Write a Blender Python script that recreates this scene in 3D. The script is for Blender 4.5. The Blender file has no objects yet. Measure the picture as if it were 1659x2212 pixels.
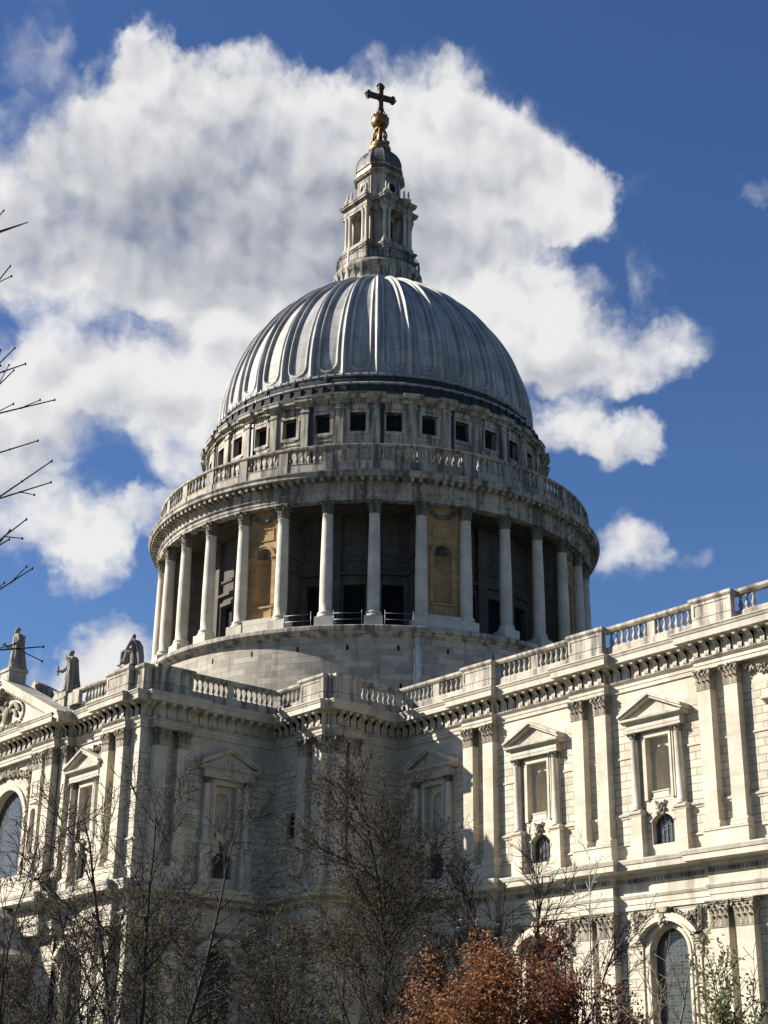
import bpy, math, random
import numpy as np
from math import radians as R_, sin, cos, pi, atan2, hypot, sqrt, tan
from mathutils import Vector, Matrix

scene = bpy.context.scene
# ---------------------------------------------------------------- camera
CAM = Vector((110.635, -90.745, 1.6))
PITCH, ROLL, AZ = R_(21.643), R_(0.642), R_(140.26572)
fw = Vector((cos(AZ)*cos(PITCH), sin(AZ)*cos(PITCH), sin(PITCH)))
rt = Vector((sin(AZ), -cos(AZ), 0)); up = rt.cross(fw)
r2 = rt*cos(ROLL)+up*sin(ROLL); u2 = -rt*sin(ROLL)+up*cos(ROLL)
cd = bpy.data.cameras.new('camera'); cam = bpy.data.objects.new('camera', cd)
scene.collection.objects.link(cam)
cam.matrix_world = Matrix(((r2.x,u2.x,-fw.x,CAM.x),(r2.y,u2.y,-fw.y,CAM.y),(r2.z,u2.z,-fw.z,CAM.z),(0,0,0,1)))
cd.sensor_fit = 'VERTICAL'; cd.sensor_height = 36; cd.sensor_width = 27
cd.lens = 36*5948.4/4032; cd.clip_start = .3; cd.clip_end = 8000
scene.camera = cam
# ---------------------------------------------------------------- light
SUN = Vector((-1.03, -1.0, .83)).normalized()
sun_el = math.asin(SUN.z)
sl = bpy.data.lights.new('sun', 'SUN'); sl.energy = 5.0; sl.angle = R_(.53); sl.color = (1, .94, .845)
so = bpy.data.objects.new('sun', sl); scene.collection.objects.link(so)
so.rotation_euler = SUN.to_track_quat('Z', 'Y').to_euler(); so.location = (0, -200, 200)
scene.view_settings.view_transform = 'Standard'; scene.view_settings.look = 'None'
scene.view_settings.gamma = 1; scene.view_settings.exposure = 1.23
scene.cycles.max_bounces = 5; scene.cycles.diffuse_bounces = 3; scene.cycles.glossy_bounces = 2
scene.cycles.use_adaptive_sampling = True; scene.cycles.use_denoising = True

class NT:
    """small helper to write node trees"""
    def __init__(s, tree): s.t = tree; s.n = tree.nodes; s.l = tree.links
    def node(s, ty, ins=None, **kw):
        n = s.n.new(ty)
        for k, v in kw.items(): setattr(n, k, v)
        for k, v in (ins or {}).items():
            if isinstance(v, bpy.types.NodeSocket): s.l.new(v, n.inputs[k])
            else: n.inputs[k].default_value = v
        return n
    def m(s, op, a, b=0.0, c=None, clamp=False):
        n = s.n.new('ShaderNodeMath'); n.operation = op; n.use_clamp = clamp
        for i, v in enumerate((a, b, c)):
            if v is None: continue
            if isinstance(v, bpy.types.NodeSocket): s.l.new(v, n.inputs[i])
            else: n.inputs[i].default_value = v
        return n.outputs[0]
    def mix(s, f, a, b, blend='MIX'):
        n = s.n.new('ShaderNodeMix'); n.data_type = 'RGBA'; n.blend_type = blend
        for k, v in ((0, f), (6, a), (7, b)):
            if isinstance(v, bpy.types.NodeSocket): s.l.new(v, n.inputs[k])
            else: n.inputs[k].default_value = v if k == 0 or len(v) == 4 else (*v, 1)
        return n.outputs[2]
    def ramp(s, x, lo, hi, a=0., b=1., smooth=True):
        n = s.n.new('ShaderNodeMapRange'); n.interpolation_type = 'SMOOTHSTEP' if smooth else 'LINEAR'
        for i, v in enumerate((x, lo, hi, a, b)):
            if isinstance(v, bpy.types.NodeSocket): s.l.new(v, n.inputs[i])
            else: n.inputs[i].default_value = v
        return n.outputs[0]

# ---------------------------------------------------------------- world: blue sky with broken cumulus (by sky direction)
w = bpy.data.worlds.new('World'); scene.world = w; w.use_nodes = True
W = NT(w.node_tree); W.n.clear()
sky = W.node('ShaderNodeTexSky', sky_type='NISHITA', sun_disc=False, sun_elevation=sun_el,
             sun_rotation=atan2(SUN.x, SUN.y), air_density=1.0, dust_density=.35, ozone_density=2.6, altitude=30)
hsv = W.node('ShaderNodeHueSaturation', {'Saturation': 1.18, 'Value': .89, 'Color': sky.outputs[0]})
tc = W.node('ShaderNodeTexCoord')
sep = W.node('ShaderNodeSeparateXYZ', {0: tc.outputs['Generated']})
# azimuth east of the dome axis and elevation, in degrees
azim = W.m('MULTIPLY', W.m('ARCTAN2', sep.outputs[1], sep.outputs[0]), 180/pi)
elev = W.m('MULTIPLY', W.m('ARCSINE', sep.outputs[2]), 180/pi)
#CLOUDS
def blobs_at(vec, blobs):
    tot = 0.0
    for (ca, ce, ra, re_, wt) in blobs:
        q = W.node('ShaderNodeVectorMath', {0: vec, 1: (1/ra, 1/re_, 0), 2: (-ca/ra, -ce/re_, 0)}, operation='MULTIPLY_ADD').outputs[0]
        d2 = W.node('ShaderNodeVectorMath', {0: q, 1: q}, operation='DOT_PRODUCT').outputs['Value']
        g = W.m('MULTIPLY_ADD', d2, -.42, 1.0, clamp=True)
        tot = W.m('MULTIPLY_ADD', g, wt, tot)
    return tot
BLOBS = []
def sky_px(x, y, rx, ry, wt=1.0):
    d = (fw + r2*((x-829.5)/3263.2) - u2*((y-1106)/3263.2)).normalized()
    a = math.degrees(atan2(d.y, d.x)); e = math.degrees(math.asin(d.z))
    BLOBS.append((a, e, rx*1.1/57/cos(R_(e)), ry*1.1/57, wt))
CL = [(110,440,170,130,.9),(290,250,70,120,.85),(290,150,34,60,.5),(330,360,160,140,.9),(80,90,60,80,.34),(560,250,110,90,.95),(450,340,120,110,.8),(700,290,110,90,.85),(880,240,110,90,.9),
      (1010,230,60,80,.6),(1110,330,60,50,.5),(420,500,240,130,.9),(760,480,210,150,1),(1040,420,150,130,.95),(1200,430,95,66,.8),(1290,430,50,44,.5),(1270,500,60,30,.4),(1000,600,150,110,.85),(130,600,170,70,.75),(520,650,130,80,.85),(1170,650,90,50,.6),(1120,770,100,80,.85),
      (1300,760,150,66,.95),(200,790,120,70,.66),(340,830,130,80,.62),(60,780,80,80,.5),(130,900,150,80,.62),(430,960,90,90,.72),(440,800,80,70,.6),(1230,920,75,42,.9),(1350,950,60,42,.75),(100,1110,130,70,.95),(190,1190,70,60,.8),
      (320,1100,60,38,.7),(1350,1190,66,60,.85),(250,1420,85,55,.95),(120,1470,80,45,.8),(1400,385,60,26,.12),(1625,410,28,34,.3),(1500,1205,30,24,.28),(1390,610,26,60,.34),(640,740,110,90,.7),(40,980,70,60,.5)]
for q in CL: sky_px(*q)
CLOUDS = list(BLOBS); BLOBS.clear()
for q in [(520,460,340,130,1.1),(330,590,230,70,.45),(800,540,160,110,.45),(1080,360,90,110,.3),(1200,820,150,40,.4),(200,850,150,60,.3),(180,1000,140,50,.25),(1250,985,110,22,.3),(60,560,90,60,.2)]: sky_px(*q)
vec = W.node('ShaderNodeCombineXYZ', {0: azim, 1: elev, 2: 0.0}).outputs[0]
n0 = W.node('ShaderNodeTexNoise', {'Vector': vec, 'Scale': .42, 'Detail': 4.0, 'Roughness': .6})
off = W.node('ShaderNodeVectorMath', {0: n0.outputs['Color'], 1: (.5, .5, .5)}, operation='SUBTRACT').outputs[0]
wv = W.node('ShaderNodeVectorMath', {0: off, 1: (3.6, 3.0, 0), 2: vec}, operation='MULTIPLY_ADD').outputs[0]
wv2 = W.node('ShaderNodeVectorMath', {0: off, 1: (1.3, 1.3, 1.3), 2: vec}, operation='MULTIPLY_ADD').outputs[0]
wv3 = W.node('ShaderNodeVectorMath', {0: off, 1: (1.5, 1.5, 0), 2: vec}, operation='MULTIPLY_ADD').outputs[0]
nz = W.node('ShaderNodeTexNoise', {'Vector': wv2, 'Scale': .30, 'Detail': 8.0, 'Roughness': .545, 'Lacunarity': 2.1}).outputs['Fac']
nzs = W.node('ShaderNodeTexNoise', {'Vector': wv2, 'Scale': .30, 'Detail': 2.5, 'Roughness': .55, 'Lacunarity': 2.1}).outputs['Fac']
nzo = W.node('ShaderNodeTexNoise', {'Vector': W.node('ShaderNodeVectorMath', {0: wv2, 1: (.55, .8, 0)}, operation='ADD').outputs[0], 'Scale': .30, 'Detail': 2.5, 'Roughness': .55, 'Lacunarity': 2.1}).outputs['Fac']
tot = W.m('MINIMUM', blobs_at(wv, CLOUDS), 1.0)
near = W.m('MULTIPLY', W.m('MULTIPLY', tot, 2.2, clamp=True), W.m('MULTIPLY_ADD', tot, -.38, 1.1))
d0 = W.m('MULTIPLY_ADD', W.m('MULTIPLY', W.m('SUBTRACT', nz, .5), near), 2.0, W.m('MULTIPLY', tot, .80))
cov = W.ramp(d0, .04, .80)
S = W.m('MINIMUM', blobs_at(wv3, BLOBS), 1.0)
relief = W.m('SUBTRACT', nzs, nzo)                   # brighter towards the sun, greyer away from it
lit = W.m('SUBTRACT', W.m('MULTIPLY_ADD', relief, 1.6, .96), W.m('MULTIPLY', S, .62), clamp=True)
ccol = W.mix(lit, (.27, .31, .41), (1.0, .99, .985))
cemi = W.node('ShaderNodeVectorMath', {0: ccol, 'Scale': 7.4}, operation='SCALE').outputs[0]
low = W.ramp(elev, 3.0, 30.0)          # the lower sky of the photograph stays a clear blue
tint = W.mix(low, (.95, .99, 1.13), (1.0, .94, 1.12))
blue = W.mix(1.0, hsv.outputs[0], tint, 'MULTIPLY')
mixed = W.mix(W.m('MULTIPLY', cov, .97), blue, cemi)
bg = W.node('ShaderNodeBackground', {'Color': mixed, 'Strength': .05})
out = W.node('ShaderNodeOutputWorld', {0: bg.outputs[0]})

# ---------------------------------------------------------------- materials
def new_mat(name):
    m = bpy.data.materials.new(name); m.use_nodes = True
    t = NT(m.node_tree); t.n.clear()
    p = t.node('ShaderNodeBsdfPrincipled'); t.node('ShaderNodeOutputMaterial', {0: p.outputs[0]})
    return m, t, p
def stone(name, col, brick=None, joint=.5, blockvar=.12, stain=.35, soot=(.055,.052,.047), bump=.25, rough=.85, big=1.0, cover=.5, jbump=.6):
    m, t, p = new_mat(name)
    geo = t.node('ShaderNodeNewGeometry'); pos = geo.outputs['Position']
    base = None
    n1 = t.node('ShaderNodeTexNoise', {'Vector': pos, 'Scale': .55*big, 'Detail': 6.0, 'Roughness': .62}).outputs['Fac']
    c = t.mix(t.ramp(n1, .3, .72), tuple(x*.80 for x in col), tuple(min(1, x*1.12) for x in col))
    n3 = t.node('ShaderNodeTexNoise', {'Vector': pos, 'Scale': 6.0, 'Detail': 5.0, 'Roughness': .7}).outputs['Fac']
    c = t.mix(.5, c, t.mix(t.ramp(n3, .3, .7), (.82,.80,.77), (1.08,1.07,1.05)), 'MULTIPLY')
    bh = t.m('MULTIPLY', n3, .35)
    if brick:
        uv = t.node('ShaderNodeUVMap').outputs[0]
        b = t.node('ShaderNodeTexBrick', {'Vector': uv, 'Scale': 1.0, 'Brick Width': brick[0], 'Row Height': brick[1], 'Mortar Size': brick[2],
                   'Mortar Smooth': .25, 'Bias': 0.0, 'Color1': (1.06,1.05,1.03,1), 'Color2': (1-blockvar,1-blockvar*1.06,1-blockvar*1.15,1), 'Mortar': (1,1,1,1)}, offset=.5)
        c = t.mix(1.0, c, b.outputs['Color'], 'MULTIPLY')
        c = t.mix(t.m('MULTIPLY', b.outputs['Fac'], joint), c, tuple(x*.32 for x in col))
        bh = t.m('SUBTRACT', bh, t.m('MULTIPLY', b.outputs['Fac'], jbump))
    mp = t.node('ShaderNodeMapping', {'Vector': pos, 'Scale': (1.5, 1.5, .16)})
    n2 = t.node('ShaderNodeTexNoise', {'Vector': mp.outputs[0], 'Scale': 1.0, 'Detail': 7.0, 'Roughness': .66}).outputs['Fac']
    st = t.m('MULTIPLY', t.ramp(n2, cover, cover+.22), stain)
    c = t.mix(st, c, soot)
    n4 = t.node('ShaderNodeTexNoise', {'Vector': pos, 'Scale': .9, 'Detail': 8.0, 'Roughness': .75}).outputs['Fac']
    c = t.mix(t.m('MULTIPLY', t.ramp(n4, .56, .74), stain*.9), c, tuple(x*1.5 for x in soot))
    bm = t.node('ShaderNodeBump', {'Strength': bump, 'Distance': .06, 'Height': bh})
    t.l.new(c, p.inputs['Base Color']); t.l.new(bm.outputs[0], p.inputs['Normal'])
    p.inputs['Roughness'].default_value = rough; p.inputs['Specular IOR Level'].default_value = .25
    return m
CR = (.50, .452, .365)
M = {}
M['rust']   = stone('rusticated_stone', CR, (1.04,.49,.03), joint=.95, blockvar=.20, stain=.34, cover=.53, jbump=1.6)
M['ashlar'] = stone('ashlar_stone', CR, (1.5,.62,.010), joint=.45, blockvar=.10, stain=.26, cover=.55)
M['smooth'] = stone('moulded_stone', (.48,.44,.37), (1.9,4.0,.014), joint=.6, blockvar=.18, stain=.42, cover=.50)
M['weathered'] = stone('weathered_stone', (.42,.385,.325), (1.3,3.0,.010), joint=.55, blockvar=.22, stain=.85, cover=.42)
M['drumstone'] = stone('drum_ashlar', (.42,.39,.325), (1.25,.52,.018), joint=.7, blockvar=.32, stain=.42, cover=.5)
M['column'] = stone('column_stone', (.52,.485,.41), (9.0,1.15,.012), joint=.4, blockvar=.08, stain=.28, cover=.55)
M['dirty']  = stone('carved_sooty_stone', (.20,.175,.14), stain=.95, cover=.42, bump=.8)
M['carved'] = stone('carved_stone', (.33,.285,.215), stain=.85, cover=.42, bump=.7)
M['statue'] = stone('statue_stone', (.25,.225,.185), stain=.85, cover=.45, bump=.6)
M['ochre']  = stone('ochre_niche_stone', (.37,.245,.12), (.9,.42,.008), joint=.4, blockvar=.2, stain=.45, cover=.54)
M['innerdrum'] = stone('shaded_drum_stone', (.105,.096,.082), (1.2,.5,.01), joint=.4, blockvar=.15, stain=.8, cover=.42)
M['lowdark'] = M['rust']
M['slate']  = stone('roof_lead_sheet', (.17,.18,.19), stain=.4, rough=.6)

def simple(name, col, rough=.6, metal=0., noise=.25, scale=3., bump=.15, spec=.5):
    m, t, p = new_mat(name)
    pos = t.node('ShaderNodeNewGeometry').outputs['Position']
    n = t.node('ShaderNodeTexNoise', {'Vector': pos, 'Scale': scale, 'Detail': 5.0, 'Roughness': .65}).outputs['Fac']
    c = t.mix(t.ramp(n, .3, .7), tuple(x*(1-noise) for x in col), tuple(min(1, x*(1+noise)) for x in col))
    t.l.new(c, p.inputs['Base Color'])
    bm = t.node('ShaderNodeBump', {'Strength': bump, 'Distance': .03, 'Height': n}); t.l.new(bm.outputs[0], p.inputs['Normal'])
    p.inputs['Roughness'].default_value = rough; p.inputs['Metallic'].default_value = metal
    p.inputs['Specular IOR Level'].default_value = spec
    return m
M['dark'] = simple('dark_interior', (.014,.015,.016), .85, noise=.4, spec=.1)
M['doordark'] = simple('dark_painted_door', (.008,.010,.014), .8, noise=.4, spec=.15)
M['iron'] = simple('black_iron', (.02,.019,.018), .5, .3)
M['gold'] = simple('weathered_gilding', (.19,.112,.04), .45, .75, noise=.75, scale=2.6, bump=.5)
M['golddark'] = simple('blackened_gilding', (.075,.052,.028), .5, .5, noise=.7, scale=3, bump=.5)
M['steel'] = simple('galvanised_rail', (.35,.36,.37), .4, .5)
M['pipe'] = simple('pale_lead_pipe', (.55,.56,.54), .6, .0)
M['ground'] = simple('paving_and_grass', (.045,.05,.034), .95, noise=.35, scale=.4)

def lead(name, col, seams=True, rough=.42, attr=False):
    m, t, p = new_mat(name)
    pos = t.node('ShaderNodeNewGeometry').outputs['Position']; uv = t.node('ShaderNodeUVMap').outputs[0]
    mp = t.node('ShaderNodeMapping', {'Vector': uv, 'Scale': (1.6, .18, 1)})
    n = t.node('ShaderNodeTexNoise', {'Vector': mp.outputs[0], 'Scale': 1.0, 'Detail': 8.0, 'Roughness': .68}).outputs['Fac']
    n2 = t.node('ShaderNodeTexNoise', {'Vector': pos, 'Scale': .5, 'Detail': 5.0, 'Roughness': .6}).outputs['Fac']
    c = t.mix(t.ramp(n, .32, .7), tuple(x*.62 for x in col), tuple(x*1.25 for x in col))
    c = t.mix(t.m('MULTIPLY', t.ramp(n2, .45, .75), .5), c, (col[0]*.62, col[1]*.57, col[2]*.47))
    h = t.m('MULTIPLY', n2, .5)
    if seams:
        b = t.node('ShaderNodeTexBrick', {'Vector': uv, 'Scale': 1.0, 'Brick Width': 3.2, 'Row Height': 1.55, 'Mortar Size': .022, 'Mortar Smooth': .3,
             'Color1': (1.05,1.05,1.05,1), 'Color2': (.82,.83,.84,1), 'Mortar': (1,1,1,1), 'Bias': 0.0}, offset=.31, offset_frequency=3)
        c = t.mix(1.0, c, b.outputs['Color'], 'MULTIPLY')
        c = t.mix(t.m('MULTIPLY', b.outputs['Fac'], .7), c, (.06,.06,.06))
        h = t.m('SUBTRACT', h, b.outputs['Fac'])
    if attr:   # weathered tones by relief: rolls lightened, grooves darkened to paint in rib shading
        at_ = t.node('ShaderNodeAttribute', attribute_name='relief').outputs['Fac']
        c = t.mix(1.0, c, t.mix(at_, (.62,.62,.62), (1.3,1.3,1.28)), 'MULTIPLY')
    nn = t.node('ShaderNodeTexNoise', {'Vector': pos, 'Scale': 1.3, 'Detail': 3.0}).outputs['Fac']
    bm = t.node('ShaderNodeBump', {'Strength': .3, 'Distance': .05, 'Height': t.m('ADD', h, nn)})
    t.l.new(c, p.inputs['Base Color']); t.l.new(bm.outputs[0], p.inputs['Normal'])
    t.l.new(t.ramp(n, .3, .7, rough-.07, rough+.14), p.inputs['Roughness'])
    p.inputs['Metallic'].default_value = .0; p.inputs['Specular IOR Level'].default_value = .35 if attr else .25
    return m
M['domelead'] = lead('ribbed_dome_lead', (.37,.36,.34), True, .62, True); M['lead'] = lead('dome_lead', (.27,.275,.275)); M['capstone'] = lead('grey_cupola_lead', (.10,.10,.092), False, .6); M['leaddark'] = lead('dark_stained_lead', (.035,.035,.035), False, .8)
M['leadroll'] = lead('lead_roll', (.30,.305,.30), False, .4)

def glass(name):
    m, t, p = new_mat(name)
    uv = t.node('ShaderNodeUVMap').outputs[0]
    b = t.node('ShaderNodeTexBrick', {'Vector': uv, 'Scale': 1.0, 'Brick Width': .30, 'Row Height': .19, 'Mortar Size': .016, 'Mortar Smooth': .1,
          'Color1': (.05,.062,.066,1), 'Color2': (.010,.013,.014,1), 'Mortar': (.012,.012,.013,1), 'Bias': 0.0}, offset=0.0)
    sepb = t.node('ShaderNodeSeparateColor', {0: b.outputs['Color']})
    wn = t.node('ShaderNodeTexNoise', {'Vector': uv, 'Scale': 2.0, 'Detail': 3.0}).outputs['Fac']
    t.l.new(b.outputs['Color'], p.inputs['Base Color'])
    bm = t.node('ShaderNodeBump', {'Strength': .35, 'Distance': .02, 'Height': t.m('ADD', t.m('MULTIPLY', sepb.outputs[0], 3.0), wn)})
    t.l.new(bm.outputs[0], p.inputs['Normal']); t.l.new(t.ramp(b.outputs['Fac'], 0, 1, .16, .6), p.inputs['Roughness'])
    p.inputs['Specular IOR Level'].default_value = .6
    return m
M['glass'] = glass('leaded_glass')

def bark(name, col, c2=None):
    m, t, p = new_mat(name)
    pos = t.node('ShaderNodeNewGeometry').outputs['Position']
    n = t.node('ShaderNodeTexNoise', {'Vector': pos, 'Scale': 9., 'Detail': 5.}).outputs['Fac']
    c = t.mix(t.ramp(n, .35, .7), col, c2 or tuple(x*2.0 for x in col)); t.l.new(c, p.inputs['Base Color'])
    p.inputs['Roughness'].default_value = .9; p.inputs['Specular IOR Level'].default_value = .2
    return m
M['bark'] = bark('dark_bark', (.030,.025,.021)); M['bark2'] = bark('brown_bark', (.030,.023,.018)); M['barkpale'] = bark('pale_bark', (.28,.26,.22), (.42,.40,.35))
M['barkyel'] = bark('olive_bark', (.09,.08,.045))
def leafm(name, a, b, cc=None):
    m, t, p = new_mat(name)
    oi = t.node('ShaderNodeNewGeometry').outputs['Random Per Island']
    c = t.mix(oi, a, b)
    t.l.new(c, p.inputs['Base Color']); p.inputs['Roughness'].default_value = .7; p.inputs['Specular IOR Level'].default_value = .2
    tr = t.node('ShaderNodeBsdfTranslucent', {0: c}); mx = t.node('ShaderNodeMixShader', {0: .3, 1: p.outputs[0], 2: tr.outputs[0]})
    o = [n for n in t.n if n.type == 'OUTPUT_MATERIAL'][0]; t.l.new(mx.outputs[0], o.inputs[0])
    return m
M['leaf_orange'] = leafm('russet_leaf', (.14,.055,.022), (.28,.13,.055)); M['leaf_red'] = leafm('dark_red_leaf', (.075,.022,.014), (.15,.048,.026))
M['leaf_brown'] = leafm('brown_bud_leaf', (.035,.022,.013), (.07,.045,.02)); M['leaf_green'] = leafm('young_green_leaf', (.07,.075,.022), (.12,.115,.035))
M['leaf_pale'] = leafm('pale_spring_leaf', (.11,.125,.05), (.24,.25,.12))

# ---------------------------------------------------------------- mesh helpers
def link(o, parent=None):
    scene.collection.objects.link(o)
    if parent is not None: o.parent = parent
    return o
def tag(o, label=None, cat=None, group=None, kind=None):
    if label: o['label'] = label
    if cat: o['category'] = cat
    if group: o['group'] = group
    if kind: o['kind'] = kind
    return o
def empty(name, loc=(0,0,0), parent=None):
    o = bpy.data.objects.new(name, None); o.location = loc; o.empty_display_size = .5
    return link(o, parent)
def FS(u0=0., y=0.):   # south-facing wall frame: u east, o outwards (south)
    return lambda u, o, z: (u0+u, y-o, z)
def FE(v0=0., x=0.):   # east-facing wall frame: u north, o outwards (east)
    return lambda u, o, z: (x+o, v0+u, z)
def FR(az):            # radial frame about the dome axis: u tangential, o distance from axis
    c, s = cos(az), sin(az)
    return lambda u, o, z: (o*c-u*s, o*s+u*c, z)
ID = lambda u, o, z: (u, o, z)
class MB:
    def __init__(s, T=ID): s.v = []; s.f = []; s.T = T; s.sm = []
    def add(s, vs, fs, smooth=False):
        b = len(s.v); s.v += [s.T(*q) for q in vs]
        for f in fs: s.f.append([i+b for i in f]); s.sm.append(smooth)
    def box(s, u0, u1, o0, o1, z0, z1):
        s.add([(u0,o0,z0),(u1,o0,z0),(u1,o1,z0),(u0,o1,z0),(u0,o0,z1),(u1,o0,z1),(u1,o1,z1),(u0,o1,z1)],
              [(0,3,2,1),(4,5,6,7),(0,1,5,4),(1,2,6,5),(2,3,7,6),(3,0,4,7)])
    def prism(s, poly, o0, o1):      # polygon in (u,z), extruded along o
        n = len(poly)
        s.add([(u,o0,z) for u,z in poly]+[(u,o1,z) for u,z in poly],
              [tuple(range(n))[::-1], tuple(range(n,2*n))]+[(i,(i+1)%n,(i+1)%n+n,i+n) for i in range(n)])
    def prof(s, poly, u0, u1):       # profile in (o,z), extruded along u
        n = len(poly)
        s.add([(u0,o,z) for o,z in poly]+[(u1,o,z) for o,z in poly],
              [tuple(range(n)), tuple(range(n,2*n))[::-1]]+[(i,i+n,(i+1)%n+n,(i+1)%n) for i in range(n)])
    def lathe(s, prof, n=16, cu=0., co=0., a0=0., a1=2*pi, smooth=True):
        full = abs(a1-a0-2*pi) < 1e-6; m = n if full else n+1
        vs = []
        for k in range(m):
            a = a0+(a1-a0)*k/n; ca, sa = cos(a), sin(a)
            vs += [(cu+r*ca, co+r*sa, z) for r, z in prof]
        L = len(prof); fs = []
        for k in range(n):
            k2 = (k+1) % m
            for i in range(L-1): fs.append((k*L+i, k2*L+i, k2*L+i+1, k*L+i+1))
        s.add(vs, fs, smooth)
    def tube(s, pts, rad, n=5, smooth=True):
        pts = [Vector(p) for p in pts]
        if len(pts) < 2: return
        rad = rad if hasattr(rad, '__len__') else [rad]*len(pts)
        b = len(s.v); t0 = (pts[1]-pts[0]).normalized()
        a = t0.orthogonal().normalized()
        for i, p in enumerate(pts):
            t = ((pts[min(i+1, len(pts)-1)]-pts[max(i-1, 0)])).normalized()
            a = (a-t*a.dot(t)).normalized(); c = t.cross(a)
            for k in range(n):
                q = p+(a*cos(2*pi*k/n)+c*sin(2*pi*k/n))*rad[i]; s.v.append(s.T(*q))
        for i in range(len(pts)-1):
            for k in range(n):
                s.f.append([b+i*n+k, b+i*n+(k+1)%n, b+(i+1)*n+(k+1)%n, b+(i+1)*n+k]); s.sm.append(smooth)
        s.f.append([b+k for k in range(n)][::-1]); s.sm.append(False)
        s.f.append([b+(len(pts)-1)*n+k for k in range(n)]); s.sm.append(False)
    def ball(s, c, r, nu=8, nv=5):
        rx, ry, rz = r if hasattr(r, '__len__') else (r, r, r)
        vs = [(c[0], c[1], c[2]-rz)]; fs = []
        for j in range(1, nv):
            e = -pi/2+pi*j/nv
            for k in range(nu):
                a = 2*pi*k/nu; vs.append((c[0]+rx*cos(e)*cos(a), c[1]+ry*cos(e)*sin(a), c[2]+rz*sin(e)))
        vs.append((c[0], c[1], c[2]+rz)); last = len(vs)-1
        for k in range(nu):
            fs.append((0, 1+(k+1)%nu, 1+k)); fs.append((last, last-nu+k, last-nu+(k+1)%nu))
            for j in range(nv-2):
                a = 1+j*nu; fs.append((a+k, a+(k+1)%nu, a+nu+(k+1)%nu, a+nu+k))
        s.add(vs, fs, True)
    def sweep(s, path, prof, closed=False):      # moulding profile (out,z) along a plan polyline, mitred; outwards is to the right
        n = len(path); ds = []
        for i in range(n-1+(1 if closed else 0)):
            a, b = path[i], path[(i+1)%n]; dx, dy = b[0]-a[0], b[1]-a[1]; l = hypot(dx, dy); ds.append((dy/l, -dx/l))
        ms = []
        for i in range(n):
            if closed: n1, n2 = ds[i-1], ds[i]
            else: n1, n2 = ds[max(i-1, 0)], ds[min(i, len(ds)-1)]
            k = 1+n1[0]*n2[0]+n1[1]*n2[1]; ms.append(((n1[0]+n2[0])/k, (n1[1]+n2[1])/k))
        L = len(prof); vs = []
        for i in range(n): vs += [(path[i][0]+ms[i][0]*o, path[i][1]+ms[i][1]*o, z) for o, z in prof]
        fs = []
        for i in range(n-1+(1 if closed else 0)):
            j = (i+1) % n
            for k in range(L-1): fs.append((i*L+k, j*L+k, j*L+k+1, i*L+k+1))
        if not closed: fs += [tuple(range(L)), tuple(range((n-1)*L, n*L))[::-1]]
        s.add(vs, fs)
    def wallgrid(s, u0, u1, z0, z1, holes, o=0., du=0.):   # wall face at o with rectangular openings
        us = sorted(set([u0, u1]+[h[0] for h in holes]+[h[1] for h in holes])); zs = sorted(set([z0, z1]+[h[2] for h in holes]+[h[3] for h in holes]))
        us = [u for u in us if u0 <= u <= u1]; zs = [z for z in zs if z0 <= z <= z1]
        if du:
            e = []
            for a, b in zip(us, us[1:]):
                k = max(1, math.ceil((b-a)/du-1e-6)); e += [a+(b-a)*i/k for i in range(k)]
            us = e+[us[-1]]
        vs = [(u, o, z) for z in zs for u in us]; nu = len(us); fs = []
        for j in range(len(zs)-1):
            for i in range(nu-1):
                cu, cz = (us[i]+us[i+1])/2, (zs[j]+zs[j+1])/2
                if any(h[0] < cu < h[1] and h[2] < cz < h[3] for h in holes): continue
                fs.append((j*nu+i, j*nu+i+1, (j+1)*nu+i+1, (j+1)*nu+i))
        s.add(vs, fs)
    def reveal(s, h, o0, o1, floor=True):     # four sides of a rectangular opening
        u0, u1, z0, z1 = h
        s.add([(u0,o0,z0),(u1,o0,z0),(u1,o0,z1),(u0,o0,z1),(u0,o1,z0),(u1,o1,z0),(u1,o1,z1),(u0,o1,z1)],
              [(0,1,5,4),(1,2,6,5),(2,3,7,6),(3,0,4,7)])
    def archpts(s, c, hw, spring, rise, n=14):
        rad = (hw*hw+rise*rise)/(2*rise); zc = spring+rise-rad; a = math.asin(min(1, hw/rad))
        return [(c+rad*sin(-a+2*a*i/n), zc+rad*cos(-a+2*a*i/n)) for i in range(n+1)]
    def archplate(s, u0, u1, z0, z1, c, hw, hz0, spring, rise, o, n=14):
        ap = s.archpts(c, hw, spring, rise, n)
        s.add([(u0,o,z0),(c-hw,o,z0),(c-hw,o,spring),(c-hw,o,z1),(u0,o,z1)], [(0,1,2,3,4)])
        s.add([(u1,o,z0),(c+hw,o,z0),(c+hw,o,spring),(c+hw,o,z1),(u1,o,z1)], [(4,3,2,1,0)])
        for (a, za), (b, zb) in zip(ap, ap[1:]): s.add([(a,o,za),(b,o,zb),(b,o,z1),(a,o,z1)], [(0,1,2,3)])
        if hz0 > z0+1e-4: s.add([(c-hw,o,z0),(c+hw,o,z0),(c+hw,o,hz0),(c-hw,o,hz0)], [(0,1,2,3)])
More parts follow.
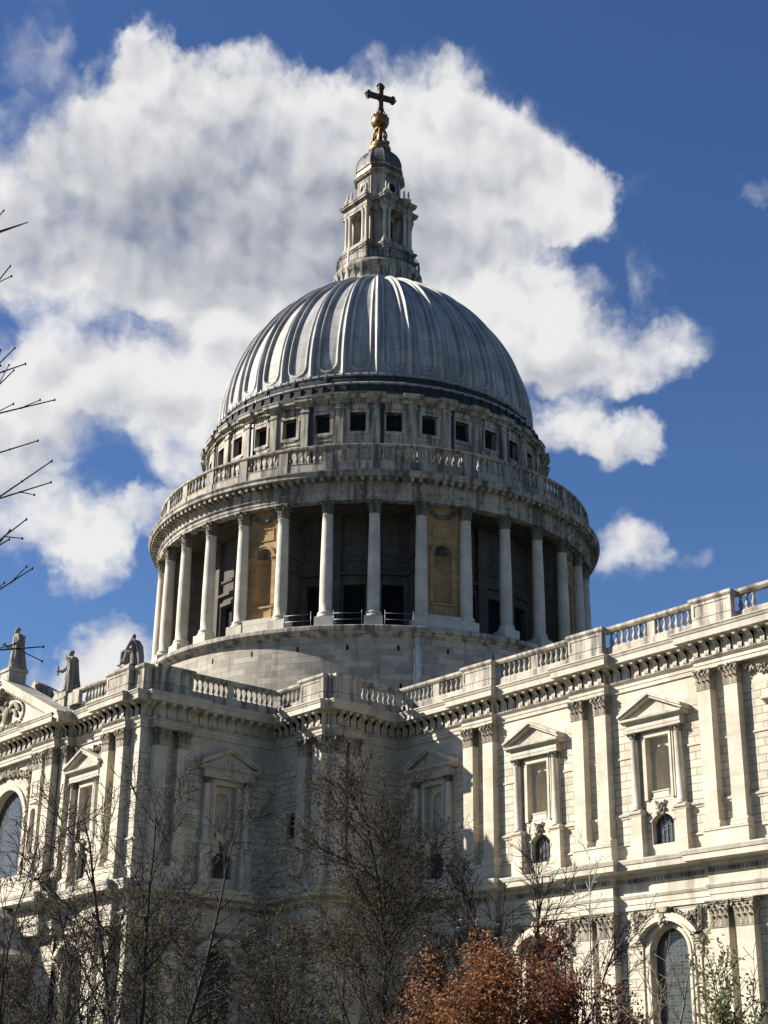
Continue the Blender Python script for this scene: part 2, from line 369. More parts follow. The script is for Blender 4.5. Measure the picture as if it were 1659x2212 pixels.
    def archring(s, c, hw, hz0, spring, rise, wd, o0, o1, n=14, base=True):   # moulded band round an arched opening
        ap = [(c-hw, hz0)]*(1 if base else 0)+s.archpts(c, hw, spring, rise, n)+[(c+hw, hz0)]*(1 if base else 0)
        rr = (hw*hw+rise*rise)/(2*rise); zc = spring+rise-rr
        op = []
        for (u, z) in ap:
            if z < spring-1e-6 or (not base and False): op.append((u+(wd if u > c else -wd), z))
            else:
                d = hypot(u-c, z-zc); op.append((c+(u-c)*(d+wd)/d, zc+(z-zc)*(d+wd)/d))
        vs = []
        for (a, b) in zip(ap, op): vs += [(a[0],o0,a[1]),(a[0],o1,a[1]),(b[0],o1,b[1]),(b[0],o0,b[1])]
        fs = []
        for i in range(len(ap)-1):
            for k in range(3): fs.append((i*4+k, (i+1)*4+k, (i+1)*4+k+1, i*4+k+1))
        s.add(vs, fs)
    def archreveal(s, c, hw, hz0, spring, rise, o0, o1, n=14):
        ap = [(c-hw, hz0)]+s.archpts(c, hw, spring, rise, n)+[(c+hw, hz0)]
        vs = [(u,o0,z) for u,z in ap]+[(u,o1,z) for u,z in ap]; k = len(ap)
        s.add(vs, [(i,i+1,i+1+k,i+k) for i in range(k-1)]+[(k-1,0,k,2*k-1)])
    def archface(s, c, hw, hz0, spring, rise, o, n=14):
        ap = [(c-hw, hz0)]+s.archpts(c, hw, spring, rise, n)+[(c+hw, hz0)]
        s.add([(u,o,z) for u,z in ap], [tuple(range(len(ap)))])
    def build(s, name, mat, parent=None, cyl=None, loc=None):
        me = bpy.data.meshes.new(name); me.from_pydata(s.v, [], s.f); me.update()
        n = len(me.polygons); co = np.empty(len(me.vertices)*3); me.vertices.foreach_get('co', co); co = co.reshape(-1, 3)
        li = np.empty(len(me.loops), dtype=np.int32); me.loops.foreach_get('vertex_index', li)
        ls = np.empty(n, dtype=np.int32); me.polygons.foreach_get('loop_total', ls)
        nr = np.empty(n*3); me.polygons.foreach_get('normal', nr); nr = np.repeat(nr.reshape(-1, 3), ls, axis=0); P = co[li]
        if loc is not None: P = P+np.array(loc)
        ax = np.abs(nr)
        if cyl:
            ang = np.arctan2(P[:,1], P[:,0]); st = np.cumsum(ls)-ls; ref = np.repeat(ang[st], ls)
            ang = np.where(ang-ref > pi, ang-2*pi, ang); ang = np.where(ang-ref < -pi, ang+2*pi, ang)
            side = np.c_[ang*cyl, P[:,2]]
        else: side = np.where((ax[:,0] > ax[:,1])[:,None], np.c_[P[:,1], P[:,2]], np.c_[P[:,0], P[:,2]])
        uv = np.where((ax[:,2] > .8)[:,None], P[:,:2], side)
        lay = me.uv_layers.new(name='UVMap'); lay.data.foreach_set('uv', uv.ravel())
        me.polygons.foreach_set('use_smooth', s.sm)
        me.materials.append(M[mat] if isinstance(mat, str) else mat)
        o = bpy.data.objects.new(name, me); link(o, parent)
        if loc is not None: o.location = loc
        return o
def inst(o, parent, loc=None, rz=None):
    c = o.copy(); scene.collection.objects.link(c); c.parent = parent
    if loc is not None: c.location = loc
    if rz is not None: c.rotation_euler = (0, 0, rz)
    return c
# ================================================================ setting
g = MB(); g.add([(-3000,-3000,0),(3000,-3000,0),(3000,3000,0),(-3000,3000,0)], [(0,1,2,3)])
tag(g.build('ground', 'ground'), kind='structure')

# ================================================================ the cathedral
CH = tag(empty('cathedral'), 'pale stone domed cathedral with colonnaded drum and long pilastered walls', 'cathedral')
PATH = [(-16,-36.4),(2.8,-36.4),(2.8,-36.75),(6.3,-36.75),(6.3,-36.15),(7.35,-36.15),(7.35,-35.56),(12.36,-35.56),(12.36,-36.03),
        (15.57,-36.03),(15.57,-35.56),(16.93,-35.56),(16.93,-34.65),(17.4,-34.65),(17.4,-31.5),(16.93,-31.5),(16.93,-23.57),
        (20.5,-23.57),(20.5,-24.04),(23.5,-24.04),(23.5,-23.57),(23.73,-23.57),(23.73,-23.34),(24.2,-23.34),(24.2,-20.95),(23.73,-20.95),
        (23.73,-16.78),(31.4,-16.78),(31.4,-17.25),(34.5,-17.25),(34.5,-16.78),(42.1,-16.78),(42.1,-17.25),(45.21,-17.25),(45.21,-16.78),
        (52.82,-16.78),(52.82,-17.25),(78,-17.25)]
BPATH = [p for p in PATH[6:-1]]+[(55.92,-17.25),(55.92,-16.78),(78,-16.78)]
BPATH[0] = (6.5,-35.56)
def cut(path, pieces):   # split a plan polyline at vertex indices
    return [path[a:b+1] for a, b in pieces]
SECT = [(0,6),(6,11),(11,16),(16,21),(21,26),(26,37)]
SECT = [(0,11),(11,16),(16,21),(21,26),(26,37)]
EP = [(-.6,27.37),(0,27.37),(0,27.62),(.05,27.64),(.05,27.86),(.12,27.9),(.2,28.0),(.2,28.09),(.02,28.13),(.02,28.98),(.10,29.0),(.14,29.1),
      (.84,29.1),(.88,29.12),(.88,29.5),(.93,29.54),(1.0,29.7),(1.04,29.72),(1.04,29.8),(.1,29.99),(-.6,29.99)]
m = MB(); m.sweep(PATH, EP)
ENT = m.build('entablature', 'smooth', CH)
d = MB()
def along(path, step, lo=.12):
    for (a, b) in zip(path, path[1:]):
        dx, dy = b[0]-a[0], b[1]-a[1]; L = hypot(dx, dy)
        if L < .6: continue
        n = max(1, int(round((L-2*lo)/step))); yield a, b, (dx/L, dy/L), L, n
# modillions: scrolled brackets under the upper cornice
mo = MB(FS()); S_ = [(.02,28.2),(.08,28.15),(.15,28.2),(.17,28.32),(.13,28.48),(.15,28.62),(.24,28.74),(.36,28.80),(.42,28.88),(.40,28.98),(.02,28.98)]
for a, b in ((-.16,-.08),(-.04,.04),(.08,.16)): mo.prof(S_, a, b)
S2 = [(o-.025 if o > .1 else o, z+.02) for o, z in S_[:-1]]+[(.02,28.97)]
mo.prof(S2, -.16, .16); mo.prof([(.02,28.98),(.74,29.0),(.76,29.1),(.02,29.1)], -.17, .17); mo.prof([(.44,28.90),(.68,28.90),(.72,29.0),(.42,29.0)], -.12, .12)
MOD = mo.build('modillion', 'smooth', ENT)
first = True
def place(proto, parent, x, y, rz, z=0.):
    global first
    c = inst(proto, parent, (x, y, z), rz); return c
for a, b, t, L, n in along(PATH, .86):
    if a[0] < -13: a = (-4.5, a[1]); L = b[0]-a[0]; n = round(L/.86)
    if b[0] > 70: L = 66-a[0]; n = round(L/.86)
    if L < .9: ks = [L/2]
    else: ks = [.25+(L-.5)*i/max(1, n) for i in range(n+1)]
    for k in ks: place(MOD, ENT, a[0]+t[0]*k, a[1]+t[1]*k, atan2(t[1], t[0]))
bpy.data.objects.remove(MOD)
dd = MB()
for a, b, t, L, n in along(PATH, .16):
    nx, ny = t[1], -t[0]
    for i in range(n):
        k = .1+(L-.2)*(i+.5)/n; cx, cy = a[0]+t[0]*k, a[1]+t[1]*k
        if cx < -5 or cx > 66: continue
        def TT(u, o, z, cx=cx, cy=cy, t=t, nx=nx, ny=ny): return (cx+t[0]*u+nx*o, cy+t[1]*u+ny*o, z)
        dd.T = TT; dd.box(-.045,.045,.19,.24,28.0,28.09)
tag(dd.build('dentil_band', 'weathered', ENT), kind='stuff')
# balustrade on the walls
m = MB(); m.sweep(BPATH, [(-.5,29.9),(.02,29.9),(.02,30.08),(-.02,30.12),(-.02,30.62),(-.08,30.72),(-.42,30.72),(-.42,29.9)])
m.sweep(BPATH, [(-.42,31.74),(.0,31.74),(.09,31.84),(.12,31.88),(.12,32.03),(.02,32.1),(-.5,32.1),(-.54,32.0),(-.54,31.84),(-.42,31.74)])
def pier(T, u0, u1, o=0., fr=True):
    m.T = T; m.box(u0, u1, -.42, o-.07, 30.72, 31.74)
    if fr:
        m.box(u0,u0+.2,o-.07,o-.02,30.72,31.74); m.box(u1-.2,u1,o-.07,o-.02,30.72,31.74)
        m.box(u0+.2,u1-.2,o-.07,o-.02,31.56,31.74); m.box(u0+.2,u1-.2,o-.07,o-.02,30.72,30.84)
for u in (31.4, 42.1, 52.82): pier(FS(0,-17.25), u, u+3.1)
pier(FS(0,-36.03), 12.36, 15.57); pier(FE(0,17.4), -34.65, -31.5); pier(FS(0,-24.04), 20.7, 23.5); pier(FE(0,24.2), -23.34, -20.95)
m.T = ID
m.sweep([(15.57,-36.03),(15.57,-35.56),(16.93,-35.56),(16.93,-34.65),(17.4,-34.65)], [(-.42,30.72),(-.04,30.72),(-.04,31.74),(-.42,31.74)])
m.sweep([(23.5,-24.04),(23.5,-23.57),(23.73,-23.57),(23.73,-23.34),(24.2,-23.34)], [(-.42,30.72),(-.04,30.72),(-.04,31.74),(-.42,31.74)])
RUNS = [('S',-35.56,8.0,12.36,None),('E',16.93,-31.5,-23.6,(-28.1,-27.5)),('S',-23.57,17.0,20.7,None),('E',23.73,-20.95,-16.8,None),
        ('S',-16.78,23.8,31.4,(27.6,28.25)),('S',-16.78,34.5,42.1,(38.0,38.65)),('S',-16.78,45.21,52.82,(48.7,49.35)),('S',-16.78,55.92,63.6,(59.4,60.05))]
BPOS = []
for k, c, a, b, die in RUNS:
    T = FS(0,c) if k == 'S' else FE(0,c)
    segs = [(a, b)] if not die else [(a, die[0]), (die[1], b)]
    if die: m.T = T; m.box(die[0], die[1], -.40, -.08, 30.72, 31.74)
    for s0, s1 in segs:
        n = int((s1-s0)/.47); st = (s1-s0)/n
        for i in range(n): BPOS.append((T(s0+st*(i+.5), -.24, 0), st))
m.T = ID
m.box(6.3,8.0,-35.95,-35.6,30.72,31.74)
BAL = m.build('balustrade', 'weathered', CH)
PB = [(.135,0),(.135,.09),(.08,.11),(.075,.15),(.12,.2),(.155,.3),(.15,.4),(.1,.54),(.068,.68),(.065,.8),(.10,.84),(.10,.88),(.135,.92),(.135,1.03)]
m = MB(); m.lathe(PB, 10); PBAL = m.build('baluster', 'weathered', BAL)
for (x, y, z), st in BPOS[:]:
    if x < 57.5: inst(PBAL, BAL, (x, y, 30.715))
bpy.data.objects.remove(PBAL)

# --- capitals
def leaf(mb, T, ang, r0, z0, h, w, curl=.2):
    c, s = cos(ang), sin(ang)
    def TL(u, o, z): return T(c*(r0+o)-s*u, s*(r0+o)+c*u, z)
    sec = [(0,0,.9),(.02,.35,1.),(.04,.7,1.),(.35*curl,.9,.9),(.8*curl,1.0,.7),(1.0*curl,.93,.45),(.95*curl,.82,.25)]
    old = mb.T; mb.T = TL; vs = []
    for o, z, ww in sec: vs += [(-w/2*ww, o, z0+h*z), (0, o+.035, z0+h*z), (w/2*ww, o, z0+h*z)]
    fs = []
    for i in range(len(sec)-1): fs += [(i*3,i*3+1,i*3+4,i*3+3),(i*3+1,i*3+2,i*3+5,i*3+4)]
    mb.add(vs, fs); mb.T = old
def pilaster_capital(w, h, dp, name, mat, parent):   # origin at wall plane, z from 0; front faces -y
    mb = MB(FS()); hw = w/2
    mb.add([(-hw*.96,0,0),(hw*.96,0,0),(hw*.96,dp*.96,0),(-hw*.96,dp*.96,0),(-hw*1.05,0,h*.86),(hw*1.05,0,h*.86),(hw*1.05,dp*1.1,h*.86),(-hw*1.05,dp*1.1,h*.86)],
           [(0,1,5,4),(1,2,6,5),(2,3,7,6),(3,0,4,7),(4,5,6,7),(0,3,2,1)])
    mb.box(-hw*1.28,hw*1.28,0,dp*1.0+.14,h*.88,h*.94); mb.box(-hw*1.34,hw*1.34,0,dp+.2,h*.94,h)
    mb.box(-hw*1.0-.04,hw+.04,0,dp+.04,-.07,0.01)
    T0 = mb.T
    def front(u0): return lambda x, y, z: T0(u0+y, dp+x-.02, z)
    for i in range(3): leaf(mb, front((i-1)*w*.33), 0, 0, .02, h*.40, w*.31, .2)
    for i in range(4): leaf(mb, front((i-1.5)*w*.27), 0, .02, .04, h*.66, w*.26, .22)
    for sg in (-1, 1):
        for k in range(2):
            leaf(mb, lambda x, y, z, sg=sg, k=k: T0(sg*(hw-.02+x), dp*(.28+.45*k)+y, z), 0, 0, .02, h*(.42 if k else .66), dp*.45, .2)
        mb.ball(T0(sg*hw*1.12, dp+.12, h*.78) if False else (sg*hw*1.14, dp+.1, h*.77), (.13,.12,.14), 8, 6)
        mb.ball((sg*hw*.45, dp+.12, h*.78), (.09,.08,.10), 6, 5)
    mb.ball((0, dp+.2, h*.92), (.12,.08,.13), 7, 5)
    return mb.build(name, mat, parent)
def pilaster(w, dp, z0, z1, mat, parent):
    mb = MB(FS()); hw = w/2
    mb.box(-hw,hw,0,dp,z0+.42,z1)
    mb.prof([(0,z0),(dp+.16,z0),(dp+.16,z0+.14),(dp+.12,z0+.18),(dp+.14,z0+.26),(dp+.06,z0+.31),(dp+.08,z0+.38),(dp+.0,z0+.45),(0,z0+.45)], -hw-.12, hw+.12)
    return mb.build('pilaster', mat, parent)
PU = pilaster(1.0,.58,17.55,26.16,'ashlar',CH); CU = pilaster_capital(1.0,1.21,.58,'capital','carved',PU)
PL = pilaster(1.28,.58,1.6,11.87,'ashlar',CH); CL = pilaster_capital(1.28,1.5,.58,'capital','carved',PL)
PTALL = [(FS(0,-16.67),[31.95,34.0,42.66,44.71,53.37,55.42,63.0+.7,65.8]),
         (FE(0,16.82),[-33.95,-32.03]),(FS(0,-23.47),[21.1,23.02]),(FE(0,23.62),[-22.75,-21.4]),
         (FS(0,-35.45),[12.92,15.02])]
def put(P, Cc, x, y, rz, zc):
    p = inst(P, CH, (x, y, 0), rz); c = inst(Cc, p, (0, 0, zc), 0); return p
for T, us in PTALL:
    rz = 0 if T(0,1,0)[1] < T(0,0,0)[1]-.5 else pi/2
    for u in us:
        x, y, _ = T(u, 0, 0); put(PU, CU, x, y, rz, 26.16)
for x, y in ((5.65,-36.17),(-9.85,-36.17)): put(PU, CU, x, y, 0, 26.16)
put(PU, CU, 6.85, -35.57, 0, 26.16)
for T, us in [(FS(0,-16.67),[31.95,33.75,42.66,44.46,53.37,55.18,63.6,65.4]),(FE(0,16.82),[-33.95,-32.2]),(FS(0,-23.47),[21.1,22.9]),(FE(0,23.62),[-22.75,-21.3]),(FS(0,-35.45),[12.92,14.9])]:
    rz = 0 if T(0,1,0)[1] < T(0,0,0)[1]-.5 else pi/2
    for u in us:
        x, y, _ = T(u, 0, 0); put(PL, CL, x, y, rz, 11.87)
for o in (CU, PU, CL, PL): bpy.data.objects.remove(o)
# pedestals under the upper pilaster pairs
def pedestal(T, u0, u1, z0=16.42, z1=17.56, o=.66):
    m = MB(T); m.box(u0,u1,0,o,z0,z1-.12); m.box(u0-.05,u1+.05,0,o+.06,z1-.12,z1); m.build('pilaster_pedestal', 'ashlar', CH)
for u in (31.4, 42.1, 52.82, 63.0): pedestal(FS(0,-16.67), u-.12, u+3.2)
pedestal(FS(0,-35.45),12.3,15.65); pedestal(FE(0,16.82),-34.6,-31.4); pedestal(FS(0,-23.47),20.45,23.55); pedestal(FE(0,23.62),-23.3,-20.8)
pedestal(FS(0,-36.17),5.0,6.3); pedestal(FS(0,-35.9),2.8,4.4,o=.85)

# --- walls
UPC = [27.75, 38.43, 49.1, 59.8]           # bay centres of the choir
def uph(c): return [(c-.95,c+.95,20.2,24.0),(c-.93,c+.93,17.25,19.2)]
def loh(c): return [(c-1.62,c+1.62,2.2,12.3)]
SEGS = [ # frame, u0, u1, upper window centres, lower window centres
    (FS(0,-35.9), -16, 7.35, [], []), (FS(0,-35.45), 7.35, 16.82, [9.88], [9.88]), (FE(0,16.82), -35.45, -23.47, [-27.85], [-27.85]),
    (FS(0,-23.47), 16.82, 23.62, ['small'], []), (FE(0,23.62), -23.47, -16.67, [], []), (FS(0,-16.67), 23.62, 78, UPC, UPC)]
up_r = MB(); up_s = MB(); lo_r = MB(); strg = MB()
for T, u0, u1, uc, lc in SEGS:
    H = []
    for c in uc:
        if c == 'small': H.append((18.72,19.78,20.32,22.22))
        elif c == UPC[3]: H.append((c-1.4,c+1.4,20.3,24.0))
        else: H += uph(c)
    if u0 == -16: H.append((-2.1-3.1,-2.1+3.1,18.4,25.6))
    up_r.T = up_s.T = lo_r.T = strg.T = T
    up_r.wallgrid(u0,u1,17.56,25.95,[(a,b,max(z0,17.56),min(z1,25.95)) for a,b,z0,z1 in H])
    up_s.wallgrid(u0,u1,25.95,27.5,[]); up_s.wallgrid(u0,u1,16.4,17.56,[(a,b,z0,z1) for a,b,z0,z1 in H if z0 < 17.56])
    for h in H: up_s.reveal(h, 0, -.5)
    LH = []
    for c in lc: LH += loh(c)
    lo_r.wallgrid(u0,u1,0,13.5,LH)
    # string courses between the window surrounds
    ex = sorted([(c-2.25,c+2.25) for c in uc if c != 'small' and c != UPC[3]]+([(18.3,20.2)] if 'small' in uc else [])+([(57.6,62.0)] if UPC[0] in uc else [])+([(-5.5,2.8)] if u0 == -16 else []))
    a = u0
    for e0, e1 in ex+[(u1, u1)]:
        if e0-a > .2:
            strg.prof([(0,19.08),(.06,19.1),(.08,19.2),(.16,19.26),(.18,19.36),(.02,19.45),(0,19.45)], a, e0)
            strg.prof([(0,22.93),(.07,22.95),(.07,23.06),(0,23.1)], a, e0)
            strg.prof([(0,17.42),(.1,17.44),(.1,17.5),(0,17.62)], a, e0)
        a = e1
    a = u0
    for e0, e1 in [(c-2.65,c+2.65) for c in lc]+[(u1, u1)]:
        if e0-a > .2: strg.prof([(0,11.6),(.05,11.62),(.1,11.78),(.12,11.84),(0,11.9)], a, e0)
        a = e1
    strg.prof([(0,0),(.9,0),(.9,1.4),(.66,1.6),(0,1.6)], u0, u1)
up_r.build('rusticated_wall', 'rust', CH); up_s.build('wall', 'ashlar', CH); lo_r.build('lower_wall', 'rust', CH); strg.build('string_course', 'smooth', CH)
# lower entablature
LP = [(-.6,13.4),(0,13.4),(0,13.72),(.05,13.74),(.05,14.08),(.1,14.1),(.18,14.26),(.18,14.33),(.02,14.36),(.02,14.93),(.12,14.97),(.12,15.26),(.26,15.34),(.3,15.52),
      (.78,15.62),(.82,15.64),(.82,16.0),(.88,16.04),(.96,16.22),(.98,16.24),(.98,16.33),(.05,16.46),(-.6,16.46)]
LP = [(-.6,13.4),(0,13.4),(0,13.72),(.05,13.74),(.05,14.08),(.1,14.1),(.18,14.26),(.18,14.33),(.02,14.36),(.02,14.93),(.12,14.97),(.12,15.28),(.22,15.36),(.26,15.56),(1.0,15.66),(1.04,15.68),(1.04,16.0),(1.1,16.04),(1.16,16.2),(1.18,16.24),(1.18,16.33),(.05,16.46),(-.6,16.46)]
m = MB(); m.sweep(PATH, LP); LE = m.build('lower_entablature', 'smooth', CH)
dd = MB()
for a, b, t, L, n in along(PATH, .26):
    nx, ny = t[1], -t[0]
    for i in range(n):
        k = .1+(L-.2)*(i+.5)/n; cx, cy = a[0]+t[0]*k, a[1]+t[1]*k
        if cx < -5 or cx > 66: continue
        dd.T = lambda u, o, z, cx=cx, cy=cy, t=t, nx=nx, ny=ny: (cx+t[0]*u+nx*o, cy+t[1]*u+ny*o, z)
        dd.box(-.08,.08,.11,.22,15.02,15.26)
tag(dd.build('dentil_band', 'weathered', LE), kind='stuff')

# --- pedimented niche windows (upper order)
def clump(mb, c, r, n, rng, sx=1., so=.5, sz=1.):
    for _ in range(n):
        a = rng.uniform(0, 2*pi); q = r*sqrt(rng.random()); k = r*rng.uniform(.16,.34)
        mb.ball((c[0]+q*cos(a)*sx, c[1]+rng.uniform(-.1,.5)*r*so, c[2]+q*sin(a)*sz), (k,k*.8,k*rng.uniform(.7,1.3)), 6, 4)
def small_column(parent, r, z0, z1, x, y, mat='column'):
    mb = MB(); h = z1-z0
    mb.lathe([(r*1.35,z0),(r*1.35,z0+.08),(r*1.15,z0+.12),(r*1.25,z0+.18),(r,z0+.24),(r,z0+h*.35),(r*.86,z1-.5),(r*.95,z1-.48),(r*.85,z1-.45)], 14)
    o = mb.build('column', mat, parent); o.location = (x, y, 0); return o
def niche_window(parent):
    rng = random.Random(5)
    mb = MB(FS())
    for sg in (-1, 1):
        c = sg*1.8
        mb.box(c-.42,c+.42,.0,.46,17.5,19.1); mb.box(c-.5,c+.5,0,.54,16.42,17.35)
        mb.prof([(0,17.35),(.54,17.35),(.46,17.5),(0,17.5)], c-.46, c+.46)
        mb.prof([(0,19.1),(.48,19.1),(.5,19.2),(.58,19.24),(.6,19.38),(.46,19.46),(0,19.46)], c-.5, c+.5)
        mb.box(c-.26,c+.26,0,.08,19.46,24.4)
    mb.archplate(-.93,.93,17.25,19.2,0,.88,17.25,18.62,.5,0.0)
    mb.archreveal(0,.88,17.25,18.62,.5,0,-.46)
    mb.archring(0,.9,18.62,18.62,.5,.32,0,.07)
    mb.box(-1.35,1.35,0,.06,19.22,20.02)
    # moulded frame of the niche
    for (a, b, o) in ((.95,1.12,.20),(1.12,1.26,.14),(1.26,1.38,.08)):
        mb.box(-b,-a,0,o,20.02,24.0+b-.95); mb.box(a,b,0,o,20.02,24.0+b-.95); mb.box(-a,a,0,o,24.0+a-.95,24.0+b-.95)
    mb.box(-.62,.62,-.3,.02,20.1,20.5); mb.box(-.68,.68,-.3,.06,20.5,20.58)
    mb.archplate(-.95,.95,20.2,24.0,0,.62,20.45,22.92,.62,-.36)
    mb.box(-1.0,1.0,-.5,-.05,16.6,17.24)
    o = mb.build('window', 'ashlar', parent)
    nb = MB(FS())
    # concave niche
    K = 10; vs = []; zs = [20.45,21.3,22.2,22.92]
    for z in zs:
        for i in range(K+1):
            a = pi*i/K; vs.append((-.62*cos(a), -.36-.5*sin(a), z))
    fs = [(j*(K+1)+i, j*(K+1)+i+1, (j+1)*(K+1)+i+1, (j+1)*(K+1)+i) for j in range(3) for i in range(K)]
    nb.add(vs, fs, True); vs = []
    for j in range(6):
        e = pi/2*j/5
        for i in range(K+1):
            a = pi*i/K; vs.append((-.62*cos(a)*cos(e), -.36-.5*sin(a)*cos(e), 22.92+.62*sin(e)))
    nb.add(vs, [(j*(K+1)+i, j*(K+1)+i+1, (j+1)*(K+1)+i+1, (j+1)*(K+1)+i) for j in range(5) for i in range(K)], True)
    nb.add([(-.62,-.36,20.45),(.62,-.36,20.45),(.62,-1,20.45),(-.62,-1,20.45)], [(0,1,2,3)])
    nb.build('niche', 'nichestone', o)
    p = MB(FS())
    p.prof([(0,24.42),(.5,24.42),(.5,24.6),(.53,24.62),(.53,24.8),(.5,24.84),(.5,25.04),(0,25.04)], -2.2, 2.2)
    p.prof([(0,25.04),(.58,25.04),(.62,25.12),(.84,25.14),(.86,25.28),(0,25.3)], -2.55, 2.55)
    for sg in (-1, 1):
        for (t0, t1, oo, inn) in ((0,.16,.80,0),(.16,.34,.92,.0)):
            x0, x1 = 2.62, 0.
            z0, z1 = 25.27, 26.42
            q = [(sg*x0, z0+t0), (x1, z1+t0), (x1, z1+t1), (sg*x0, z0+t1)]
            if sg < 0: q = q[::-1]
            p.prism(q, 0, oo)
    p.prism([(-2.4,25.28),(2.4,25.28),(0,26.4)], 0, .45)
    p.build('pediment', 'smooth', o)
    gl = MB(FS()); gl.archface(0,.9,17.25,18.62,.5,-.4); gl.build('pane', 'glass', o)
    fr = MB(FS())
    fr.box(-.28,.02,-.39,-.35,17.3,17.36); fr.box(-.30,-.25,-.39,-.34,17.3,18.1); fr.box(.02,.07,-.39,-.34,17.3,18.1); fr.box(-.30,.07,-.39,-.34,18.1,18.16)
    for u in (-.6,-.28,.05,.38,.7): fr.box(u-.012,u+.012,-.39,-.36,17.25,18.95)
    fr.build('casement', 'iron', o)
    for sg in (-1, 1):
        c = small_column(o, .27, 19.46, 24.42, sg*1.8, -.26)
        cm = MB(FS()); T0 = cm.T
        cm.lathe([(.2,23.9),(.22,24.05),(.3,24.34)], 10, sg*1.8, .26); cm.box(sg*1.8-.36,sg*1.8+.36,0,.62,24.34,24.42)
        for k in range(8): leaf(cm, lambda x, y, z, sg=sg: T0(sg*1.8+x, .26+y, z), k*pi/4, .2, 23.9, .24 if k % 2 else .4, .18, .14)
        for a in (-1, 1): cm.ball((sg*1.8+a*.28,.5,24.28),(.09,.09,.09),6,4)
        cm.build('capital', 'dirty', o)
    k = MB(FS()); clump(k, (0,.12,19.38), .36, 34, rng, 1., .6, 1.1)
    for sg in (-1, 1):
        for i in range(5): k.ball((sg*(.16+.05*i),.16,19.5+.09*i),(.10,.07,.07),6,4)
    k.prism([(-.2,18.95),(.2,18.95),(.27,19.7),(-.27,19.7)], 0, .14)
    k.build('carved_keystone', 'dirty', o)
    return o
M['nichestone'] = stone('niche_lining_stone', (.44,.395,.31), (1.3,.9,.006), joint=.3, blockvar=.06, stain=.22)
NW = niche_window(CH)
def inst_tree(o, parent, loc, rz):
    c = inst(o, parent, loc, rz)
    for ch in o.children: 
        k = inst(ch, c); k.location = ch.location
    return c
kids = list(NW.children)
for T, us in [(FS(0,-16.67), UPC[:3]), (FE(0,16.82), [-27.85]), (FS(0,-35.45), [9.88])]:
    rz = 0 if T(0,1,0)[1] < T(0,0,0)[1]-.5 else pi/2
    for u in us:
        x, y, _ = T(u, 0, 0); inst_tree(NW, CH, (x, y, 0), rz)
for k in kids: bpy.data.objects.remove(k)
bpy.data.objects.remove(NW)
# framed window right of the last full bay, under a flat cornice
m = MB(FS(UPC[3],-16.67))
for (a, b, o) in ((1.38,1.56,.22),(1.56,1.74,.15),(1.74,1.92,.08)):
    m.box(-b,-a,0,o,20.1,24.0+b-1.38); m.box(a,b,0,o,20.1,24.0+b-1.38); m.box(-a,a,0,o,24.0+a-1.38,24.0+b-1.38)
m.prof([(0,24.56),(.2,24.58),(.25,24.7),(.5,24.75),(.52,24.9),(0,24.98)], -2.35, 2.35)
m.prof([(0,19.5),(.2,19.55),(.3,19.75),(.42,19.8),(.42,19.95),(.1,20.1),(0,20.1)], -2.1, 2.1)
m.box(-1.9,1.9,0,.1,18.1,19.5); m.prof([(0,17.9),(.2,17.95),(.2,18.05),(0,18.1)],-2.0,2.0)
m.archplate(-1.4,1.4,20.3,24.0,0,1.0,20.5,22.8,.95,-.46)
FW = m.build('window', 'ashlar', CH)
n_ = MB(FS(UPC[3],-16.67)); n_.archface(0,1.02,20.5,22.8,.95,-.9); n_.archreveal(0,1.0,20.5,22.8,.95,-.46,-.9); n_.build('niche', 'nichestone', FW)
# little dark window on the corner bastion
m = MB(FS(19.25,-23.47)); m.box(-.72,-.53,0,.06,20.2,22.3); m.box(.53,.72,0,.06,20.2,22.3); m.box(-.72,.72,0,.08,22.24,22.45)
m.prof([(0,20.05),(.16,20.08),(.18,20.2),(.14,20.3),(0,20.31)], -.8, .8); m.prof([(0,22.7),(.12,22.75),(.16,22.9),(0,22.95)], -.95,.95)
SW = m.build('window', 'ashlar', CH); m = MB(FS(19.25,-23.47)); m.box(-.53,.53,-.5,-.35,20.32,22.22); m.build('pane', 'dark', SW)

